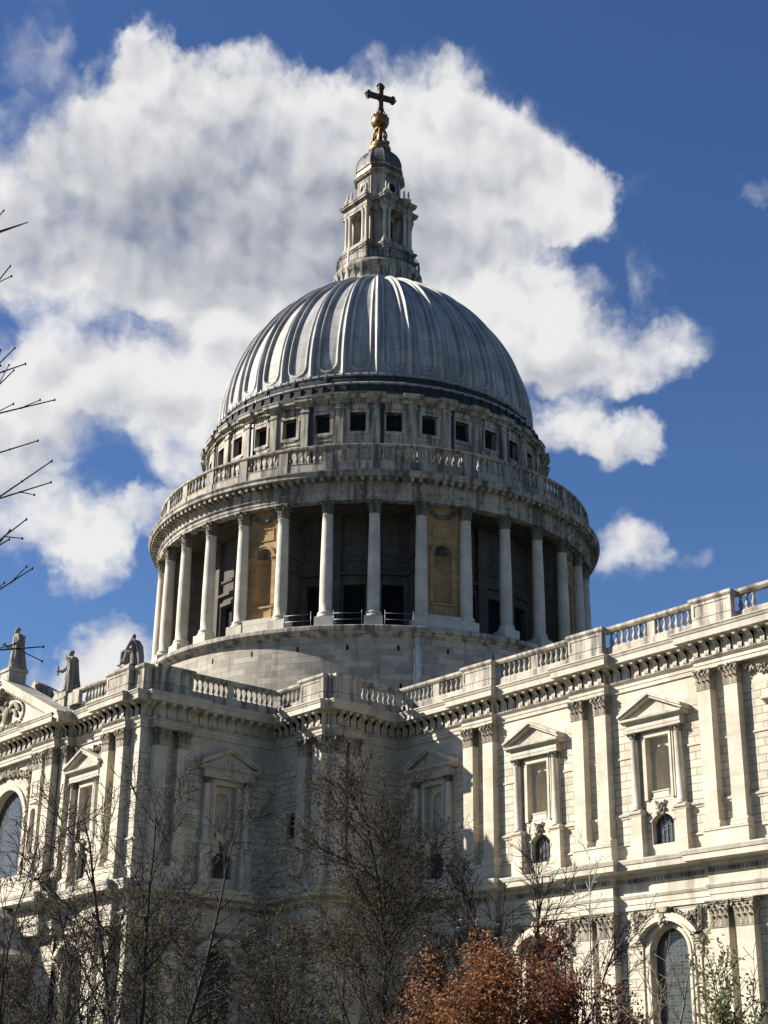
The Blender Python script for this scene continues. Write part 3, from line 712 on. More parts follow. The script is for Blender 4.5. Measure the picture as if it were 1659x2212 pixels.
# --- lower arched windows
def arched_window(parent):
    mb = MB(FS())
    mb.archplate(-1.62,1.62,2.2,12.3,0,1.5,2.3,10.72,1.48,0.0)
    mb.archreveal(0,1.5,2.3,10.72,1.48,0,-.55)
    mb.archring(0,1.5,2.3,10.72,1.48,.2,0,.17,20); mb.archring(0,1.7,2.3,10.72,1.65,.2,0,.10,20)
    mb.archring(0,2.02,11.55,11.55,1.0,.12,0,.62,16,False); mb.archring(0,2.14,11.5,11.55,1.12,.38,0,.5,16,False)
    for sg in (-1, 1):
        a, b = (sg*2.02, sg*2.5) if sg > 0 else (sg*2.5, sg*2.02)
        mb.prof([(0,11.05),(.18,11.08),(.2,11.2),(.3,11.24),(.3,11.36),(.42,11.4),(.46,11.56),(0,11.6)], a-.03, b+.03)
        mb.box(a+.03,b-.03,0,.14,10.4,11.05); mb.box(a+.1,b-.1,0,.1,3.0,10.4)
    mb.prof([(0,1.7),(.45,1.7),(.5,2.1),(.3,2.2),(0,2.2)], -2.5, 2.5)
    o = mb.build('window', 'ashlar', parent)
    gl = MB(FS()); gl.archface(0,1.52,2.2,10.72,1.49,-.48,20); gl.build('pane', 'glass', o)
    rng = random.Random(3); k = MB(FS())
    for i in range(9): k.ball((rng.uniform(-.2,.2),.45+rng.uniform(0,.2),12.2+i*.09),(rng.uniform(.1,.2),.13,.13),7,5)
    clump(k, (0,.42,12.5), .36, 26, rng, 1., .8, 1.2)
    k.box(-.42,.42,0,.62,13.05,13.36); k.ball((-.36,.6,13.15),(.13,.1,.13),8,6); k.ball((.36,.6,13.15),(.13,.1,.13),8,6)
    for sg in (-1, 1):
        k.ball((sg*2.26,.17,10.85),(.12,.07,.12),8,5)
    k.build('carved_keystone', 'carved', o)
    f = MB(FS())                                   # swags of fruit and leaves beside the arch
    for sg in (-1, 1):
        for i in range(150):
            t = rng.random(); u = .45+t*2.15; z = 13.1-.15*t-.55*sin(pi*min(1, t*1.05))*.9+.1
            f.ball((sg*(u+rng.uniform(-.1,.1)), .1+rng.uniform(0,.16), z+rng.gauss(0,.13)), (rng.uniform(.05,.12),.09,rng.uniform(.05,.12)), 6, 4)
        for i in range(70):
            f.ball((sg*(2.55+rng.uniform(-.16,.16)), .08+rng.uniform(0,.14), rng.uniform(11.9,13.25)), (rng.uniform(.06,.12),.08,rng.uniform(.05,.12)), 6, 4)
    f.build('garland', 'carved', o)
    return o
AW = arched_window(CH); kids = list(AW.children)
for T, us in [(FS(0,-16.67), UPC), (FE(0,16.82), [-27.85]), (FS(0,-35.45), [9.88])]:
    rz = 0 if T(0,1,0)[1] < T(0,0,0)[1]-.5 else pi/2
    for u in us:
        x, y, _ = T(u, 0, 0); inst_tree(AW, CH, (x, y, 0), rz)
for k in kids: bpy.data.objects.remove(k)
bpy.data.objects.remove(AW)
rng = random.Random(9)
def swag(T, u0, u1, z, drop, n, o=.06, r=(.06,.14)):
    m = MB(T)
    for _ in range(n):
        t = rng.random(); m.ball((u0+(u1-u0)*t+rng.gauss(0,.05), o+rng.uniform(0,.2), z-drop*sin(pi*t)+rng.gauss(0,.12)), (rng.uniform(*r),rng.uniform(.07,.12),rng.uniform(*r)), 6, 4)
    m.build('garland', 'carved', CH)
swag(FS(0,-16.67),56.3,62.8,26.95,.35,200); swag(FS(0,-35.45),7.8,12.3,26.9,.3,190); swag(FS(0,-35.9),.9,5.0,26.75,.5,240); swag(FS(0,-35.9),-6,1.2,26.1,-.6,420,r=(.08,.18))
for u in (1.45, 2.4):
    m = MB(FS(0,-35.9))
    for _ in range(150): m.ball((u+rng.uniform(-.17,.17), .06+rng.uniform(0,.2), rng.uniform(17.8,26)), (rng.uniform(.07,.14),.1,rng.uniform(.07,.16)), 6, 4)
    m.build('carved_drop', 'carved', CH)

# --- south transept front: big arched window, narrow niche, pediment
XC = -2.1
m = MB(FS(0,-35.9)); m.archplate(XC-3.1,XC+3.1,18.4,25.6,XC,2.95,18.4,22.4,2.9,0.0,24); m.archreveal(XC,2.95,18.4,22.4,2.9,0,-.6,24); m.archring(XC,2.98,18.4,22.4,2.95,.4,0,.18,24)
BW = m.build('window', 'ashlar', CH); m = MB(FS(0,-35.9)); m.archface(XC,2.97,18.4,22.4,2.92,-.5,24); m.build('pane', 'glass', BW)
m = MB(FS(0,-36.65))
m.archplate(2.86,4.4,17.56,26.16,3.6,.42,19.6,22.65,.42,0.0); m.archreveal(3.6,.42,19.6,22.65,.42,0,-.34); m.archface(3.6,.42,19.6,22.65,.42,-.34)
m.T = FS(0,-36.65); m.box(2.86,2.88,-.75,-.001,17.56,26.16); m.box(4.38,4.4,-.75,-.001,17.56,26.16)
m.prof([(0,19.2),(.16,19.25),(.2,19.5),(0,19.58)],2.9,4.36); m.prof([(0,17.9),(.14,17.95),(.14,18.05),(0,18.1)],2.9,4.36)
for a, b, c, d in ((3.15,3.22,24.0,25.2),(3.98,4.05,24.0,25.2)): m.box(a,b,0,.05,c,d)
m.box(3.22,3.98,0,.05,25.13,25.2); m.box(3.22,3.98,0,.05,24.0,24.07); m.prof([(0,23.4),(.1,23.43),(.12,23.5),(0,23.55)],3.0,4.2)
m.build('narrow_niche', 'ashlar', CH)
cp = pilaster_capital(1.5,1.21,.75,'capital','carved',CH); cp.location = (3.63,-35.9,26.16)
m = MB(FS(0,-36.75)); tl = (34.35-29.8)/10.3
def rake(x0, x1, za, t0, t1, o0, o1):
    z0 = 29.8+(8.2-x0)*tl*0+za
    f = lambda x: 29.8+(10.3-abs(x-XC))*tl+za
    m.prism([(x0,f(x0)+t0),(x1,f(x1)+t0),(x1,f(x1)+t1),(x0,f(x0)+t1)], o0, o1)
for x0, x1 in ((XC,8.2),(-12.4,XC)):
    rake(x0,x1,-.75,0,.35,-1.0,.86); rake(x0,x1,-.75,.35,.55,-1.0,.95); rake(x0,x1,-.75,.55,.75,-1.0,1.04)
m.add([(-12.2,.02,29.7),(8.0,.02,29.7),(XC,.02,33.9)], [(0,1,2)])
PEDI = m.build('pediment', 'smooth', CH)
mm = MB(FS(0,-36.75))
for i in range(24):
    x = XC+.3+i*.43; z = 29.8+(10.3-abs(x-XC))*tl-.75
    if x < 7.7: mm.box(x-.12,x+.12,.05,.62,z-.22,z+.02); mm.box(2*XC-x-.12,2*XC-x+.12,.05,.62,z-.22,z+.02)
mm.build('block_cornice', 'smooth', PEDI)
mm = MB(FS(0,-36.75)); rng = random.Random(21)
zc_ = 31.3
mm.add([], [])
for i in range(40):
    a = 2*pi*i/40; mm.ball((XC+2.0*1.4*cos(a),.08,zc_+1.45*sin(a)),(.17,.1,.12),6,4)
mm.ball((XC,.15,zc_),(.6,.3,.75),12,8); mm.ball((XC+.1,.3,zc_+.95),(.22,.2,.25),10,6)
for sg in (-1, 1):
    for i in range(16):
        t = i/15; mm.ball((XC+sg*(.5+1.5*t),.12+.1*sin(pi*t),zc_+.5+.5*sin(pi*t)-.25*t),(.32,.12,.16),7,5)
        mm.ball((XC+sg*(.45+1.2*t),.12,zc_+.15+.35*sin(pi*t)-.35*t),(.26,.12,.14),7,5)
for i in range(120): mm.ball((XC+rng.uniform(-2.3,2.3),.06+rng.uniform(0,.1),zc_-.75-rng.uniform(0,.65)),(rng.uniform(.1,.22),.1,rng.uniform(.08,.2)),6,4)
mm.build('relief_medallion', 'carved', PEDI)
m = MB()
m.T = FS(0,-36.75)   # roof slab and second raking parapet behind the pediment
f = lambda x: 29.8+(10.3-abs(x-XC))*tl
m.prism([(XC,f(XC)-.55),(8.0,f(8.0)-.45),(8.0,29.5),(-12.0,29.5),(-12.0,f(-12)-.45)], -9, -1.0)
for x0, x1 in ((XC,4.2),(-8.4,XC)): m.prism([(x0,f(x0)-.6),(x1,f(x1)-.6),(x1,f(x1)+.35),(x0,f(x0)+.35)], -2.7, -2.0)
m.build('transept_roof', 'weathered', CH)
m = MB(); m.box(2.6,6.0,-36.1,-34.6,29.9,31.45); m.box(2.6,6.06,-36.16,-34.55,31.45,31.6); m.box(4.2,5.95,-36.0,-34.6,31.6,32.05)
m.box(6.0,6.6,-35.9,-34.9,29.9,31.6); m.build('statue_plinth', 'weathered', CH); m = MB(); m.box(XC-.75,XC+.75,-37.45,-35.9,33.7,34.95); m.box(XC-.85,XC+.85,-37.55,-35.8,34.95,35.2)
m.build('statue_plinth', 'weathered', CH); m = MB(); m.box(13.9,15.5,-36.0,-35.2,32.09,32.25)
m.build('statue_plinth', 'weathered', CH)
# --- semicircular portico below the transept front
m = MB(ID); cx, cy = XC, -36.4
m.lathe([(6.6,9.5),(6.6,10.3),(6.7,10.4),(6.65,10.5),(6.65,11.3),(7.3,11.5),(7.4,11.9),(7.45,12.0)], 48, cx, cy, -pi, 0)
m.lathe([(7.45,12.0),(6.5,12.6),(6.2,13.0),(5.6,14.2),(4.3,15.4),(2.4,16.2),(0,16.5)], 48, cx, cy, -pi, 0)
m.lathe([(6.6,9.5),(5.2,9.5)], 48, cx, cy, -pi, 0, False); m.lathe([(7.6,0),(7.6,.9),(7.2,.9),(7.2,1.5),(0,1.5)], 48, cx, cy, -pi, 0, False)
for i in range(7):
    a = -pi+pi*(i+.5)/7
    m.lathe([(.62,1.5),(.62,1.8),(.5,2.0),(.5,4.5),(.43,8.4),(.62,9.4),(.62,9.5)], 14, cx+6.2*cos(a), cy+6.2*sin(a))
m.build('semicircular_portico', 'weathered', CH)
# --- flat roofs behind the parapets
m = MB()
m.add([(-60,-35.4,29.9),(16.4,-35.4,29.9),(16.4,-16.2,29.9),(-60,-16.2,29.9)], [(0,1,2,3)])
m.add([(16.4,-23.1,29.89),(23.2,-23.1,29.89),(23.2,-16.2,29.89),(16.4,-16.2,29.89)], [(0,1,2,3)])
m.add([(-60,-16.3,29.88),(78,-16.3,29.88),(78,17,29.88),(-60,17,29.88)], [(0,1,2,3)])
m.box(77.5,78,-16.7,17,0,29.8); m.box(-60,78,16.9,17.2,0,30.5); m.box(-16,-15.6,-35.5,-16,0,30.5)
m.build('roof', 'slate', CH)
# ================================================================ drum, peristyle, attic
def CY(R): return lambda a, o, z: ((R+o)*cos(a), (R+o)*sin(a), z)
STEP = 2*pi/32
COLAZ = [(k+.5)*STEP for k in range(32)]; BAYAZ = [k*STEP for k in range(32)]
NICHE = [k for k in range(32) if k % 4 == 2]
N_ = lambda a: (a+pi) % (2*pi)-pi
m = MB(CY(21.8)); holes = [(a-.0048,a+.0048,37.35,37.8) for a in [k*STEP-pi+0 for k in range(33)]]
holes = [(k*STEP-.0048,k*STEP+.0048,37.35,37.82) for k in range(32)]+[(31.05*STEP-.0048-2*pi+2*pi-STEP*2,31.05*STEP+.0048-STEP*2,34.1,34.55)]
m.wallgrid(-.02, 2*pi-.02, 29.5, 38.5, holes, 0, STEP/6)
for h in holes: m.reveal(h, 0, -.4)
DB = m.build('drum_base', 'drumstone', CH, cyl=21.8)
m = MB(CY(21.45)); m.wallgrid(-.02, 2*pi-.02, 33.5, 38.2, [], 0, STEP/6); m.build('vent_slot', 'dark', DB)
m = MB(); m.lathe([(21.7,38.45),(21.85,38.5),(21.9,38.62),(22.1,38.7),(22.2,38.85),(22.42,38.92),(22.5,39.0),(22.5,39.3),(22.42,39.38),(17.0,39.42)], 192, smooth=False)
m.build('drum_ledge', 'weathered', CH, cyl=22)
m = MB(FR(R_(-29.6))); m.box(-.16,.16,21.75,22.0,30,38.45); m.box(-.3,-.2,21.75,21.9,30,37.6); m.box(.2,.3,21.75,21.9,30,37.6)
m.tube([(-.0,22.08,30),(0,22.08,38.9)], .07, 6)
m.build('lead_downpipe', 'pipe', CH)
# inner drum wall
IH = [(k*STEP-.056,k*STEP+.056,39.6,44.6) for k in range(32) if k not in NICHE]
m = MB(CY(17.3)); m.wallgrid(-.1, 2*pi-.1, 39.3, 51.2, IH, 0, STEP/4)
for h in IH: m.reveal(h, 0, -.5)
for a in COLAZ:
    m.T = FR(a); m.box(-.5,.5,17.2,17.65,39.4,49.8); m.box(-.56,.56,17.2,17.75,49.8,51.0); m.box(-.62,.62,17.2,17.8,39.4,40.4)
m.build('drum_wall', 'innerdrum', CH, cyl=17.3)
m = MB(); m.lathe([(17.3,46.8),(17.45,46.85),(17.5,47.05),(17.3,47.1)], 128, smooth=False); m.lathe([(17.3,48.4),(17.42,48.45),(17.42,48.6),(17.3,48.65)], 128, smooth=False)
m.lathe([(17.3,50.95),(20.5,50.95)], 128, smooth=False)
for k in range(32):
    if k in NICHE: continue
    m.T = FR(k*STEP); m.box(-1.25,-.97,17.25,17.42,39.6,44.9); m.box(.97,1.25,17.25,17.42,39.6,44.9); m.box(-1.3,1.3,17.25,17.45,44.6,44.95); m.box(-1.4,1.4,17.25,17.6,45.5,45.75)
m.T = ID
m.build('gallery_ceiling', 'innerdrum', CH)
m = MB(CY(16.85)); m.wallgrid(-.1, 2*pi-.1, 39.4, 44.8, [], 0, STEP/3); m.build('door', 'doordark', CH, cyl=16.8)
# columns of the peristyle
def col_proto(parent):
    mb = MB(); z0, z1 = 40.98, 49.83; prof = []
    for i in range(13):
        t = i/12; r = .555 if t < .28 else .555-.095*((t-.28)/.72)**1.5; prof.append((r, z0+.06+(z1-z0-.12)*t))
    mb.lathe([(.60,z0),(.60,z0+.04)]+prof+[(.50,z1-.05),(.50,z1),(.44,z1+.02)], 24)
    c = mb.build('column', 'column', parent)
    mb = MB(FS()); mb.box(-.8,.8,-.8,.8,39.4,40.42); mb.box(-.86,.86,-.86,.86,39.4,39.62)
    mb.T = ID; mb.lathe([(.78,40.42),(.8,40.5),(.78,40.6),(.66,40.64),(.62,40.72),(.70,40.78),(.71,40.86),(.66,40.92),(.60,40.96),(.60,40.99)], 24)
    mb.build('base', 'column', c)
    mb = MB(); mb.lathe([(.46,49.83),(.46,50.3),(.50,50.7),(.62,50.98)], 16)
    T0 = ID
    for k in range(8): leaf(mb, T0, k*pi/4, .45, 49.86, .52, .34, .17)
    for k in range(8): leaf(mb, T0, (k+.5)*pi/4, .45, 49.9, .88, .32, .2)
    for k in range(4):
        a = pi/4+k*pi/2; mb.ball((.74*cos(a), .74*sin(a), 50.86), (.12,.12,.14), 8, 6); leaf(mb, T0, a, .5, 50.2, .62, .16, .34)
    mb.T = FS(); mb.box(-.64,.64,-.64,.64,50.98,51.1); mb.T = ID
    for k in range(4):
        a = k*pi/2; mb.ball((.66*cos(a), .66*sin(a), 51.03), (.11,.11,.12), 6, 5)
    mb.build('capital', 'dirty', c)
    return c
CP = col_proto(CH); kids = list(CP.children)
for a in COLAZ: inst_tree(CP, CH, (20.88*cos(a), 20.88*sin(a), 0), a+pi/2)
for k in kids: bpy.data.objects.remove(k)
bpy.data.objects.remove(CP)
# niche piers filling every fourth bay
def niche_pier(az, parent):
    T = FR(az); m = MB(T); F = 20.5
    m.archplate(-2.0,2.0,40.85,51.08,0,.8,42.15,46.75,.8,F,16)
    m.archring(0,.8,46.75,46.75,.8,.16,F,F+.10,16,False); m.archring(0,.96,46.75,46.75,.96,.18,F,F+.16,16,False)
    for sg in (-1, 1):
        a, b = (.82,1.6) if sg > 0 else (-1.6,-.82)
        for z0, z1, o in ((46.35,46.5,.08),(46.5,46.62,.14),(46.62,46.78,.22)): m.box(a,b,F-.02,F+o,z0,z1)
        a, b = (.85,1.2) if sg > 0 else (-1.2,-.85)
        m.box(a,b,F-.02,F+.06,42.3,46.35)
    m.box(-1.05,1.05,F-.02,F+.16,42.0,42.16); m.box(-.95,-.62,F-.02,F+.06,40.9,42.0); m.box(.62,.95,F-.02,F+.06,40.9,42.0)
    for a, b, c, d in ((-.95,.95,49.3,49.42),(-.95,.95,48.2,48.3),(-.95,-.85,48.3,49.3),(.85,.95,48.3,49.3)): m.box(a,b,F-.02,F+.08,c,d)
    o = m.build('niche_pier', 'ochre', parent, cyl=20.5)
    m = MB(T); m.box(-2.1,-2.0,17.3,F+.02,39.4,51.08); m.box(2.0,2.1,17.3,F+.02,39.4,51.08)
    for z in (45.4,46.8,49.8): m.box(-2.25,-2.0,17.3,F-.3,z,z+.3); m.box(2.0,2.25,17.3,F-.3,z,z+.3)
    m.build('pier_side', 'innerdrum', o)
    K = 12; n = MB(T); vs = []; zs = [42.15,43.5,45,46.75]
    for z in zs:
        for i in range(K+1): a = pi*i/K; vs.append((-.8*cos(a), F-.7*sin(a), z))
    n.add(vs, [(j*(K+1)+i, j*(K+1)+i+1, (j+1)*(K+1)+i+1, (j+1)*(K+1)+i) for j in range(3) for i in range(K)], True)
    n.add([(-.8,F,42.15),(.8,F,42.15),(.8,F-.7,42.15),(-.8,F-.7,42.15)], [(0,1,2,3)])
    for z in (46.2, 46.0): 
        n.add([(-.8*cos(pi*i/K)*(1 if j else .93), F-.7*sin(pi*i/K)*(1 if j else .93), z+(.1 if j else 0)) for j in (0,1) for i in range(K+1)], [(i,i+1,K+1+i+1,K+1+i) for i in range(K)])
    n.build('niche', 'ochre', o, cyl=20.5)
    n = MB(T); vs = []; K2 = 36
    for j in range(8):
        e = pi/2*j/7
        for i in range(K2+1):
            a = pi*i/K2; rr = 1-.10*abs(sin(a*9))*cos(e); vs.append((-.8*rr*cos(a)*cos(e), F-.7*rr*sin(a)*cos(e), 46.75+.8*rr*sin(e)))
    n.add(vs, [(j*(K2+1)+i, j*(K2+1)+i+1, (j+1)*(K2+1)+i+1, (j+1)*(K2+1)+i) for j in range(7) for i in range(K2)])
    n.build('shell_hood', 'dirty', o)
    rng = random.Random(4); n = MB(T)
    for i in range(110):
        t = rng.random(); n.ball((-1.1+2.2*t+rng.gauss(0,.05), F+.1+rng.uniform(0,.12), 50.6-.55*sin(pi*t)+rng.gauss(0,.08)), (rng.uniform(.06,.13),.09,rng.uniform(.06,.13)), 6, 4)
    n.build('garland', 'dirty', o)
    n = MB(T); n.box(-2.9,2.9,20.1,21.6,39.42,40.4); n.box(-1.5,1.5,20.2,21.3,40.4,40.86); n.build('plinth', 'column', o)
for k in NICHE: niche_pier(k*STEP, CH)
# guard rails
for k in range(32):
    if k in NICHE or k not in (27,28,29): continue
    m = MB(); T = FR(k*STEP); a, b = T(-1.2,22.1,0), T(1.2,22.1,0)
    for z in (39.95, 40.5): m.tube([(a[0],a[1],z),(b[0],b[1],z)], .016, 4)
    for q in (a, b): m.tube([(q[0],q[1],39.4),(q[0],q[1],40.75)], .024, 4)
    m.build('guard_rail', 'steel', CH)
# peristyle entablature
m = MB(); m.lathe([(20.2,51.3),(20.2,51.08),(21.38,51.08),(21.38,51.33),(21.44,51.34),(21.44,51.6),(21.5,51.64),(21.6,51.74),(21.6,51.8),(21.43,51.84),(21.43,52.46),(21.52,52.5),(21.56,52.62),
                   (21.6,52.66),(21.62,52.93),(22.36,52.95),(22.4,52.98),(22.4,53.24),(22.46,53.3),(22.52,53.4),(22.52,53.46),(21.5,53.62),(17,53.62)], 256, smooth=False)
PE = m.build('drum_entablature', 'weathered', CH, cyl=21.5)
m = MB()
for i in range(192):
    m.T = FR(2*pi*(i+.5)/192); m.box(-.16,.16,21.55,22.22,52.62,52.94); m.box(-.2,.2,21.55,22.3,52.88,52.945)
tag(m.build('modillion_band', 'weathered', PE), kind='stuff')
# stone gallery balustrade
m = MB(); m.lathe([(20.95,54.72),(20.95,53.5),(21.58,53.5),(21.58,53.8),(21.5,53.86),(21.47,54.6),(21.52,54.72),(20.95,54.72)], 192, smooth=False)
m.lathe([(20.98,56.06),(21.46,56.06),(21.54,56.14),(21.56,56.3),(21.46,56.37),(20.95,56.37),(20.88,56.28),(20.98,56.06)], 192, smooth=False)
for a in COLAZ:
    m.T = FR(a); m.box(-.44,.44,20.98,21.44,54.72,56.06); m.box(-.48,.48,20.9,21.55,53.5,54.72)
    
GB = m.build('drum_balustrade', 'weathered', CH, cyl=21.5)
m = MB()
SB = [(r*1.28, z*1.31) for r, z in PB]
for k in range(32):
    for i in range(6):
        a = k*STEP+(i-2.5)*.0272; cx, cy = 21.22*cos(a), 21.22*sin(a)
        m.T = lambda u, o, z, cx=cx, cy=cy: (cx+u, cy+o, 54.72+z); m.lathe(SB, 8)
tag(m.build('baluster_ring', 'weathered', GB), kind='stuff')
# attic
AH = [(k*STEP-.0435,k*STEP+.0435,59.6,61.5) for k in range(32)]
m = MB(CY(17.0)); m.wallgrid(-.1, 2*pi-.1, 53.5, 62.4, AH, 0, STEP/4)
for h in AH: m.reveal(h, 0, -.55)
AT = m.build('attic_wall', 'weathered', CH, cyl=17)
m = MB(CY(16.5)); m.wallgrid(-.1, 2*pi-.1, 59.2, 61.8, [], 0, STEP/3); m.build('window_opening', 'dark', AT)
def attic_window(parent):
    m = MB(FS())
    for a, b, c, d, o in ((-1.02,-.74,59.6,61.5,.1),(.74,1.02,59.6,61.5,.1),(-1.02,1.02,61.5,61.78,.1),(-1.02,1.02,59.34,59.6,.1),(-1.14,-1.02,61.2,61.78,.1),(1.02,1.14,61.2,61.78,.1),(-.6,.6,59.22,59.34,.08),
                          (-.85,.85,61.86,62.34,.1),(-.85,-.6,61.78,61.86,.1),(.6,.85,61.78,61.86,.1),(-.95,.95,58.8,58.9,.06),(-.95,.95,58.15,58.2,.05)): m.box(a,b,-.25,o,c,d)
    return m.build('window_frame', 'weathered', parent)
p = attic_window(CH)
for k in range(32): inst(p, CH, (17.0*cos(k*STEP), 17.0*sin(k*STEP), 0), k*STEP+pi/2)
bpy.data.objects.remove(p)
m = MB(FS()); m.box(-.36,.36,-.3,.32,53.6,62.4); m.box(-.46,.46,-.3,.42,61.86,61.98); m.box(-.42,.42,-.3,.38,61.8,61.86); m.box(-.46,.46,-.3,.44,53.6,57.6)
p = m.build('attic_pilaster', 'weathered', CH)
for a in COLAZ: inst(p, CH, (17.0*cos(a), 17.0*sin(a), 0), a+pi/2)
bpy.data.objects.remove(p)
for i in range(0, 16):
    a = (2*i+1.5)*STEP+.036+STEP; m = MB(FR(a)); m.box(-.14,.14,17.0,17.2,54,63.2); m.build('rain_pipe', 'iron', CH)
m = MB(); m.lathe([(16.9,62.34),(17.12,62.36),(17.16,62.6),(17.3,62.66),(17.34,62.72),(17.6,62.8),(17.62,63.02),(17.7,63.12),(17.2,63.25)], 192, smooth=False)
for a in COLAZ:
    m.T = CY(0)
    for q in range(3):
        u0, u1 = a-.052+.1040*q/3, a-.052+.1040*(q+1)/3
        m.prof([(17.0,62.36),(17.42,62.38),(17.44,62.6),(17.56,62.66),(17.58,62.72),(17.84,62.8),(17.86,63.04),(17.94,63.14),(17.94,63.2),(17.0,63.34)], u0, u1)
for i in range(32*11):
    m.T = FR(2*pi*(i+.5)/(32*11)); m.box(-.075,.075,17.1,17.42,62.46,62.66)
m.build('attic_entablature', 'weathered', CH, cyl=17.5)
m = MB(); m.lathe([(17.45,63.2),(17.35,63.6),(17.2,63.62),(17.1,64.2),(16.95,64.45),(16.62,64.62),(16.56,65.3),(16.45,65.34),(16.3,65.72)], 192, smooth=False)
for i in range(96):
    m.T = FR(2*pi*i/96); m.box(-.05,.05,16.9,17.28,63.3,64.42); 
    if i % 3 == 0: m.box(-.2,.2,16.4,16.72,64.7,65.5)
m.build('lead_skirt', 'leaddark', CH, cyl=17)
def torus(mb, R, z, r, n=160, k=10): mb.lathe([(R+r*cos(2*pi*i/k), z+r*sin(2*pi*i/k)) for i in range(k+1)], n)
m = MB(); torus(m, 16.98, 64.55, .15); torus(m, 16.32, 65.78, .17)
for i in range(128):
    a = 2*pi*i/128; m.T = FR(a); m.box(-.03,.03,16.2,16.54,65.62,65.98); 
    if i % 2: m.box(-.02,.02,16.85,17.16,64.4,64.72)
m.T = ID; m.build('lead_roll_ring', 'leadroll', CH, cyl=17)
# dome shell with sunk panels between rolls
rho, cc_, zb, kk = 23.99, 7.97, 66.4, .81
def prof_a(a): return rho*cos(a)-cc_, zb+kk*rho*sin(a)
A0, A1 = -.034, 1.03; NR = 120
aa = [A0+(A1-A0)*((i/NR)**1.25) for i in range(NR+1)]; pr_ = [prof_a(a) for a in aa]
Ls = [0.]
for (p0, q0), (p1, q1) in zip(pr_, pr_[1:]): Ls.append(Ls[-1]+hypot(p1-p0, q1-q0))
ss = sorted(set([-1+.0] + [round(x, 4) for x in np.concatenate([np.linspace(-.98,-.80,6), np.linspace(-.72,-.50,9), np.linspace(-.44,.44,9), np.linspace(.50,.72,9), np.linspace(.80,.98,6)])]))
vs = []; uvv = []; rel = []
nu = len(ss)*32
for i, ((r, z), L) in enumerate(zip(pr_, Ls)):
    hb = r*STEP/2; wp = .61*hb; cL = .75+wp
    sl_ = sqrt(max(0, 1)); nzx = cos(aa[i]); 
    na = atan2(sin(aa[i])/kk, cos(aa[i])); nr_, nz_ = cos(na), sin(na)
    for k in range(32):
        for s_ in ss:
            x = s_*hb; q = (abs(x)-wp) if L > cL else (hypot(x, L-cL)-wp if L < cL else abs(x)-wp)
            sc = min(1., hb/1.0)
            bd = .13*math.exp(-(q/.10)**2)*sc
            dsp = bd-(.18*sc*(1/(1+math.exp((q+.12)/.035))))
            e = (1-abs(s_))*hb
            dsp += .30*sc**.5*math.exp(-(e/.15)**2)+.05*(1/(1+math.exp((e-.42)/.04)))
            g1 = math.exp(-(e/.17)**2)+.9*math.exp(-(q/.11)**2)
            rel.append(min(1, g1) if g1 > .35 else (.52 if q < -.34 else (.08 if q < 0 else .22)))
            az = k*STEP+s_*STEP/2; rr = r+dsp*nr_
            vs.append((rr*cos(az), rr*sin(az), z+dsp*nz_)); uvv.append(((k+s_/2)*3.2+1.6, L))
m = MB(); fs = []
for i in range(NR):
    for j in range(nu): fs.append((i*nu+j, i*nu+(j+1)%nu, (i+1)*nu+(j+1)%nu, (i+1)*nu+j))
m.add(vs, fs, True)
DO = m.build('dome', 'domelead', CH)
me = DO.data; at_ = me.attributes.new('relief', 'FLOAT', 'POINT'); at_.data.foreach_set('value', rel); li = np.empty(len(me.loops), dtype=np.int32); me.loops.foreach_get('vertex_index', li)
U = np.array(uvv)[li].reshape(-1, 4, 2); du = U[:,:,0]; du[:] = np.where(du.max(1, keepdims=True)-du > 50, du+102.4, du); U[:,:,0] = du
me.uv_layers[0].data.foreach_set('uv', U.reshape(-1))
# ================================================================ lantern
m = MB(); m.lathe([(4.6,82.3),(4.95,82.5),(4.95,83.0),(4.8,83.1),(4.75,83.3),(4.5,83.5),(4.5,84.5),(4.62,84.6),(4.75,84.9),(4.8,85.0),(4.8,85.25),(4.7,85.4),(4.6,85.6),(0,85.7)], 64, smooth=False)
for i in range(32):
    m.T = FR(2*pi*(i+.5)/32); m.prof([(4.4,83.5),(4.55,83.5),(4.6,83.9),(4.78,84.7),(4.8,84.95),(4.4,84.95)], -.13, .13)
LA = m.build('lantern', 'weathered', CH, cyl=4.6)
m = MB()
for i in range(96): m.T = FR(2*pi*i/96); m.box(-.02,.02,4.5,4.54,85.6,86.85)
for i in range(12):
    m.T = FR(2*pi*i/12+.1); m.box(-.07,.07,4.46,4.6,85.6,86.95)
    for k in range(5): m.ball((.0,4.55,85.8+.22*k),(.13,.05,.1),6,4)
m.T = ID; torus(m, 4.52, 86.85, .035, 64, 6); torus(m, 4.52, 85.75, .03, 64, 6); torus(m, 4.52, 86.5, .02, 64, 6)
m.build('railing', 'iron', LA)
m = MB()
def cross_prism(a, b, z0, z1, ch=.45):     # Greek-cross plan with porticoes on four sides
    pts = []
    for k in range(4):
        c, s = cos(k*pi/2), sin(k*pi/2)
        for x, y in ((b,-a),(b,a),(a+ch*0+.0,a)): pts.append((x*c-y*s, x*s+y*c))
    pts2 = []
    for k in range(4):
        c, s = cos(k*pi/2), sin(k*pi/2)
        for x, y in ((b,-a),(b,a),(a+.12,a),(a,a+.12)): pts2.append((x*c-y*s, x*s+y*c))
    n = len(pts2); m.add([(x,y,z0) for x,y in pts2]+[(x,y,z1) for x,y in pts2], [tuple(range(n)), tuple(range(n,2*n))]+[(i,(i+1)%n,(i+1)%n+n,i+n) for i in range(n)])
cross_prism(2.2,3.5,85.6,87.5); cross_prism(2.3,3.62,87.5,87.7); cross_prism(2.42,3.72,87.7,87.85); cross_prism(2.1,3.4,87.85,88.45)
m.build('lantern_plinth', 'weathered', LA)
m = MB()
